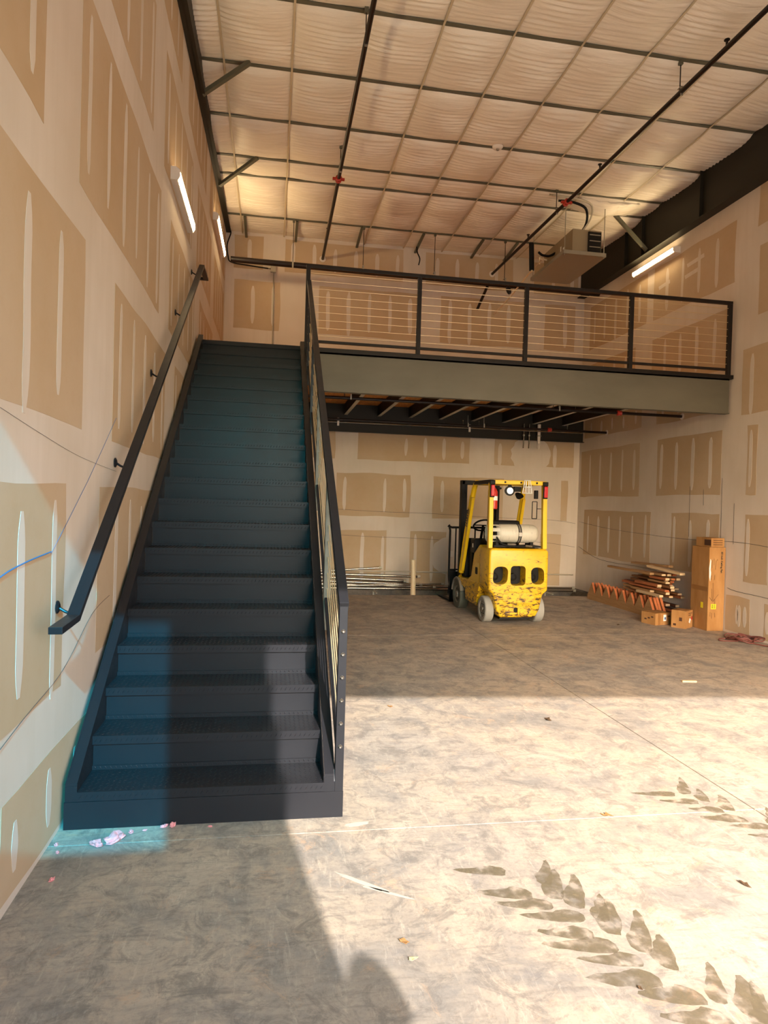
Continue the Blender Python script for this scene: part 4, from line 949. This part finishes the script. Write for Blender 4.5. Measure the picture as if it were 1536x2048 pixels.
B1 = box('small_carton', 'small low cardboard carton with white label in front of the cut stringers', (6.44, 8.83, 0), .27, .31, .26, .17)
bm = B(); bx(bm, .0, .055, -.1312, -.1295, .055, .145); lb_ = obj('shipping_label', bm, WLAB, B1)
bm = B(); bx(bm, .018, .045, -.1318, -.131, .075, .11); obj('label_mark', bm, BLAB, lb_)
bm = B(); bx(bm, -.105, -.06, -.1312, -.1295, .0, .17); bx(bm, -.155, .155, -.02, .02, .1695, .1712); obj('tape', bm, TAPE, B1)
bm = B(); bx(bm, .08, .13, -.1312, -.1295, .11, .13)
for k in range(3): bx(bm, -.1562, -.1545, -.09+.06*k, -.05+.06*k, .10-.02*k, .12-.02*k)
obj('printed_mark', bm, CARDP, B1)
B2 = box('cube_carton', 'square cardboard carton with a red mark beside the tall carton', (6.655, 8.545, 0), .62, .25, .20, .245)
bm = B(); Mx = Matrix.Translation((.02, -.101, .10)) @ Matrix.Rotation(math.radians(30), 4, 'Y'); bx(bm, -.022, .022, -.001, .001, -.03, .03, Mx); obj('shipping_label', bm, WLAB, B2)
bm = B(); bx(bm, .07, .11, -.1015, -.0995, .11, .155); obj('red_mark', bm, RLAB, B2)
bm = B(); bx(bm, -.03, .10, -.1012, -.0995, .20, .21); bx(bm, -.03, .06, -.1012, -.0995, .175, .185); bx(bm, -.1262, -.1245, -.05, -.01, .10, .15); bx(bm, -.1262, -.1245, .03, .07, .03, .06); obj('printed_mark', bm, CARDP, B2)
bm = B(); bx(bm, -.12, .12, -.015, .015, .2445, .2462); obj('tape', bm, TAPE, B2)

# ------------------------------------------------------------------ coiled cord on the floor at the right
bm = B(); r3 = random.Random(4)
pts = [(6.56, 7.62, .012), (6.64, 7.70, .012), (6.78, 7.66, .012), (6.86, 7.60, .02)]
for k in range(46):
    a = k*.62; ra = .13+.05*math.sin(k*1.3); pts.append((6.90+ra*math.cos(a)*(1.15), 7.58+ra*1.5*math.sin(a), .012+.05*abs(math.sin(k*.9))*min(1, k/8)))
pts += [(6.88, 7.32, .012), (6.93, 7.22, .012), (7.02, 7.12, .012)]
tube(bm, smooth_path(pts, 5), .0075, 6)
tube(bm, smooth_path([(6.56, 7.62, .012), (6.55, 7.57, .012), (6.66, 7.54, .012), (6.80, 7.54, .014), (6.88, 7.58, .03)], 6), .0075, 6)
o = obj('extension_cord', bm, CORD, smooth=True); tag(o, 'tangled reddish brown cord heaped on the floor by the right wall', 'cord')

# ------------------------------------------------------------------ floor litter: leaves, pink insulation scraps, tyre marks
def leaf(x, y, s, m, label, seed):
    r_ = random.Random(seed); bm = B(); n = 9; vs = []
    c0 = bm.verts.new((0, 0, s*.12))
    for k in range(n):
        a = 2*PI*k/n; rr_ = s*(.55+.45*r_.random())*(1.0 if k % 2 else .75)
        vs.append(bm.verts.new((rr_*math.cos(a)*1.2, rr_*math.sin(a)*.7, s*.30*r_.random()+.002)))
    for k in range(n): bm.faces.new([c0, vs[k], vs[(k+1) % n]])
    o = obj('dry_leaf', bm, m, loc=(x, y, .001), rot=(0, 0, r_.uniform(0, 6))); sm = o.modifiers.new('s', 'SOLIDIFY'); sm.thickness = .0015
    tag(o, label, 'leaf')
leaf(2.719, 3.248, .035, LEAF, 'curled tan leaf on the sunlit saw-cut line of the floor', 1)
leaf(1.456, 2.382, .022, LEAF, 'brown leaf in the front sunlit floor just above the paler leaf', 2)
leaf(1.467, 2.286, .020, mat('pale_leaf', rgb(206, 180, 130), .8), 'pale yellowish leaf below the brown leaf in the front sunlit floor', 3)
leaf(3.05, 4.784, .045, LEAFD, 'small dark leaf in the sunlit floor right of the stairs', 4)
leaf(3.002, 2.575, .028, LEAFD, 'dark curled leaf near the right edge of the sunlit floor', 5)
leaf(2.20, 2.05, .013, LEAFD, 'tiny dark leaf scrap between the tyre marks', 6)
leaf(5.79, 8.707, .045, LEAFD, 'dark scrap on the shaded floor in front of the low carton', 7)
leaf(1.902, 5.2, .03, LEAF, 'small leaf scrap near the edge of the shade right of the stairs', 8)
bm = B(); bx(bm, -.07, .07, -.015, .015, 0, .015); o = obj('wood_chip', bm, WEND, loc=(4.887, 5.76, .0), rot=(0, 0, -.1)); tag(o, 'small pale wood offcut on the shaded floor', 'wood offcut')
def fluff(x, y, s, label, seed):
    r_ = random.Random(seed); bm = B(); bmesh.ops.create_icosphere(bm, subdivisions=3, radius=1)
    for v_ in bm.verts:
        q = noise.noise(v_.co*1.6+Vector((seed, 0, 0)))*.7+noise.noise(v_.co*4+Vector((seed, 5, 0)))*.35
        v_.co = Vector((v_.co.x*s*(1+q), v_.co.y*s*.6*(1+q), max(0, (v_.co.z*.38+.36)*s*(1+q))))
    o = obj('insulation_scrap', bm, PINK, smooth=True, loc=(x, y, .0), rot=(0, 0, r_.uniform(0, 6))); tag(o, label, 'insulation scrap', )
fluff(.255, 3.245, .045, 'largest pink insulation scrap on the floor in front of the stairs', 1)
fluff(.185, 3.215, .030, 'pink scrap touching the left side of the largest pink scrap', 2)
fluff(.315, 3.325, .016, 'small round pink scrap just right of the largest scrap', 3)
fluff(.50, 3.372, .022, 'pink scrap tucked against the kick plate of the stairs', 4)
fluff(.46, 3.366, .018, 'paler pink scrap beside the one against the kick plate', 5)
fluff(.005, 3.24, .014, 'tiny pink scrap at the foot of the left wall in the blue light', 6)
fluff(.03, 3.17, .012, 'tiny pink scrap lying left of the large scraps', 7)
fluff(.075, 2.945, .014, 'small salmon pink scrap alone on the shaded floor near the wall', 8)
fluff(.68, 3.345, .010, 'tiny pink crumb under the middle of the first step', 9)
fluff(.375, 3.34, .009, 'tiny pink crumb between the round scrap and the kick plate', 10)
def chevrons(pts, ang, W, seed):
    r_ = random.Random(seed); q = 0
    for i, (x, y) in enumerate(pts):
        for s in (-1, 1):
            if r_.random() < .08: continue
            bm = B(); L = W*r_.uniform(.75, 1.15); th = .100*r_.uniform(.75, 1.2); jx_, jy_ = r_.uniform(-.02, .02), r_.uniform(-.015, .015)
            up_, lo_ = [], []
            for k in range(13):
                t = k/12; w_ = th*min(1, (t*5+.25))*(1-t)**.5*1.15*(1+.12*noise.noise(Vector((t*4, i*3.3, s+seed)))); u = L*t; cv = .62*L*t**1.6
                up_.append((u, cv+w_/2+.012*noise.noise(Vector((t*6, i, 7))))); lo_.append((u, cv-w_/2+.012*noise.noise(Vector((t*6, i, 17)))))
            poly = up_+lo_[::-1]; b = ang if s > 0 else ang+PI
            ca, sa = math.cos(b), math.sin(b)
            dx, dy = math.cos(ang-PI/2)*(.045 if s > 0 else 0), math.sin(ang-PI/2)*(.045 if s > 0 else 0)
            P_ = []
            for u, v_ in poly:
                v2 = v_ if s > 0 else -v_
                P_.append((x+jx_+dx+(u+.012)*ca-v2*sa, y+jy_+dy+(u+.012)*sa+v2*ca))
            q += 1; z0_ = .0002+.00012*(q % 5); prism(bm, P_, 'z', z0_, z0_+.0001); obj('tyre_mark', bm, TYREM, floor)
a_ = math.atan2(-.98, .50)
n = 11
chevrons([(2.00+.46*k/n+.02*math.sin(k*2.1), 2.82-.98*k/n) for k in range(n+1)], a_+PI/2, .20, 3)
chevrons([(3.25+.32*k/5, 3.50-.54*k/5) for k in range(7)], a_+PI/2, .19, 8)
# white plaster scuffs
for (x, y, L_, w_, a0_, sd_) in [(1.36, 2.78, .13, .012, -.7, 1), (1.45, 2.70, .12, .008, -.55, 5), (1.40, 3.30, .06, .02, .2, 9)]:
    bm = B(); pp = []
    for k in range(24):
        a = 2*PI*k/24; r__ = 1+.5*noise.noise(Vector((math.cos(a)*2, math.sin(a)*2, sd_))); pp.append((x+math.cos(a0_)*L_*r__*math.cos(a)-math.sin(a0_)*w_*r__*math.sin(a), y+math.sin(a0_)*L_*r__*math.cos(a)+math.cos(a0_)*w_*r__*math.sin(a)))
    prism(bm, pp, 'z', .0002, .0006); obj('plaster_smear', bm, DUST, floor)

# ------------------------------------------------------------------ the person whose shadow falls on the floor (outside the frame)
def person(loc, rz):
    P = thing('person', 'person standing in the open doorway wearing grey shirt and jeans', 'person', loc, rz)
    me = bpy.data.meshes.new('body')
    V_ = {'pelvis': (0,0,.95,.13), 'waist': (0,0,1.08,.12), 'chest': (0,.0,1.30,.15), 'neckb': (0,0,1.45,.06), 'neck': (0,.01,1.51,.052),
          'hl': (-.10,0,.88,.095), 'hr': (.10,0,.88,.095), 'kl': (-.11,.02,.49,.062), 'kr': (.11,.02,.49,.062), 'al': (-.115,0,.09,.045), 'ar': (.115,0,.09,.045), 'tl': (-.125,.15,.035,.035), 'trr': (.125,.15,.035,.035),
          'sl': (-.17,0,1.40,.062), 'sr': (.17,0,1.40,.062), 'el': (-.23,-.02,1.12,.042), 'er': (.23,-.02,1.12,.042), 'wl': (-.24,.05,.87,.028), 'wr': (.24,.05,.87,.028)}
    E_ = [('pelvis','waist'),('waist','chest'),('chest','neckb'),('neckb','neck'),('pelvis','hl'),('pelvis','hr'),('hl','kl'),('hr','kr'),('kl','al'),('kr','ar'),('al','tl'),('ar','trr'),('chest','sl'),('chest','sr'),('sl','el'),('sr','er'),('el','wl'),('er','wr')]
    ks = list(V_); me.from_pydata([V_[k][:3] for k in ks], [(ks.index(a), ks.index(b)) for a, b in E_], [])
    o = bpy.data.objects.new('body', me); COL.objects.link(o); o.parent = P
    m = o.modifiers.new('skin', 'SKIN'); o.modifiers.new('sub', 'SUBSURF').levels = 2; o.modifiers['sub'].render_levels = 2
    for i, k in enumerate(ks): me.skin_vertices[0].data[i].radius = (V_[k][3], V_[k][3]*(.72 if k in ('pelvis','waist','chest') else 1))
    me.skin_vertices[0].data[0].use_root = True
    jm = mat('grey_shirt_and_jeans', rgb(90, 100, 120), .9); gq = NG(jm); sp = gq.n('ShaderNodeSeparateXYZ'); gq.l(gq.tc.outputs['Object'], sp.inputs[0])
    gq.l(gq.ramp(sp.outputs['Z'], [(.0, rgb(50, 40, 34)), (.09, rgb(56, 70, 100)), (.97, rgb(130, 130, 128))], 'CONSTANT'), gq.b.inputs['Base Color']); me.materials.append(jm)
    SK = mat('skin', rgb(205, 160, 132), .6)
    bm = B(); bmesh.ops.create_uvsphere(bm, u_segments=24, v_segments=18, radius=1)
    for v_ in bm.verts:
        x, y, z = v_.co; w = 1-.22*max(0, -z)**1.5
        yy = y*.098*w+.018*max(0, y)*max(0, -z)
        if y > .5 and abs(x) < .22 and -.25 < z < .12: yy += .018*(1-abs(x)/.22)*(1-(z+.0)*2 if z > 0 else 1)
        v_.co = (x*.078*w, yy, z*.118)
    hd = obj('head', bm, SK, P, smooth=True, loc=(0, .02, 1.63))
    for s in (-1, 1):
        bm = B(); bmesh.ops.create_uvsphere(bm, u_segments=10, v_segments=8, radius=.012, matrix=Matrix.Translation((s*.03, .085, .008))); obj('eye', bm, WLAB, hd)
        bm = B(); bmesh.ops.create_uvsphere(bm, u_segments=10, v_segments=8, radius=1, matrix=Matrix.Translation((s*.079, -.005, -.01)) @ Matrix.Diagonal((.01, .02, .032, 1))); obj('ear', bm, SK, hd)
    bm = B(); beam(bm, (-.022, .094, -.058), (.022, .094, -.058), .006, .01); obj('mouth', bm, RLAB, hd)
    bm = B(); bmesh.ops.create_uvsphere(bm, u_segments=20, v_segments=14, radius=1, matrix=Matrix.Translation((0, -.008, .022)) @ Matrix.Diagonal((.086, .104, .108, 1)))
    bmesh.ops.delete(bm, geom=[v_ for v_ in bm.verts if v_.co.z < -.03 or (v_.co.y > .055 and v_.co.z < .075)], context='VERTS'); obj('hair', bm, FBLK, hd, smooth=True)
    for s in (-1, 1):
        bm = B(); bmesh.ops.create_uvsphere(bm, u_segments=12, v_segments=8, radius=1, matrix=Matrix.Translation((s*.243, .058, .80)) @ Matrix.Diagonal((.018, .04, .05, 1)))
        for k in range(4):
            y_ = .03+.019*k; L = (.065, .078, .074, .06)[k]; tube(bm, smooth_path([(s*.243, y_, .77), (s*.243, y_+.003, .77-L*.55), (s*.236, y_+.008, .77-L)], 3), .0085, 8)
        tube(bm, smooth_path([(s*.238, .085, .81), (s*.230, .108, .785), (s*.226, .115, .755)], 3), .0095, 8); obj('hand', bm, SK, P, smooth=True)
person((1.745, -.82, 0), 0)
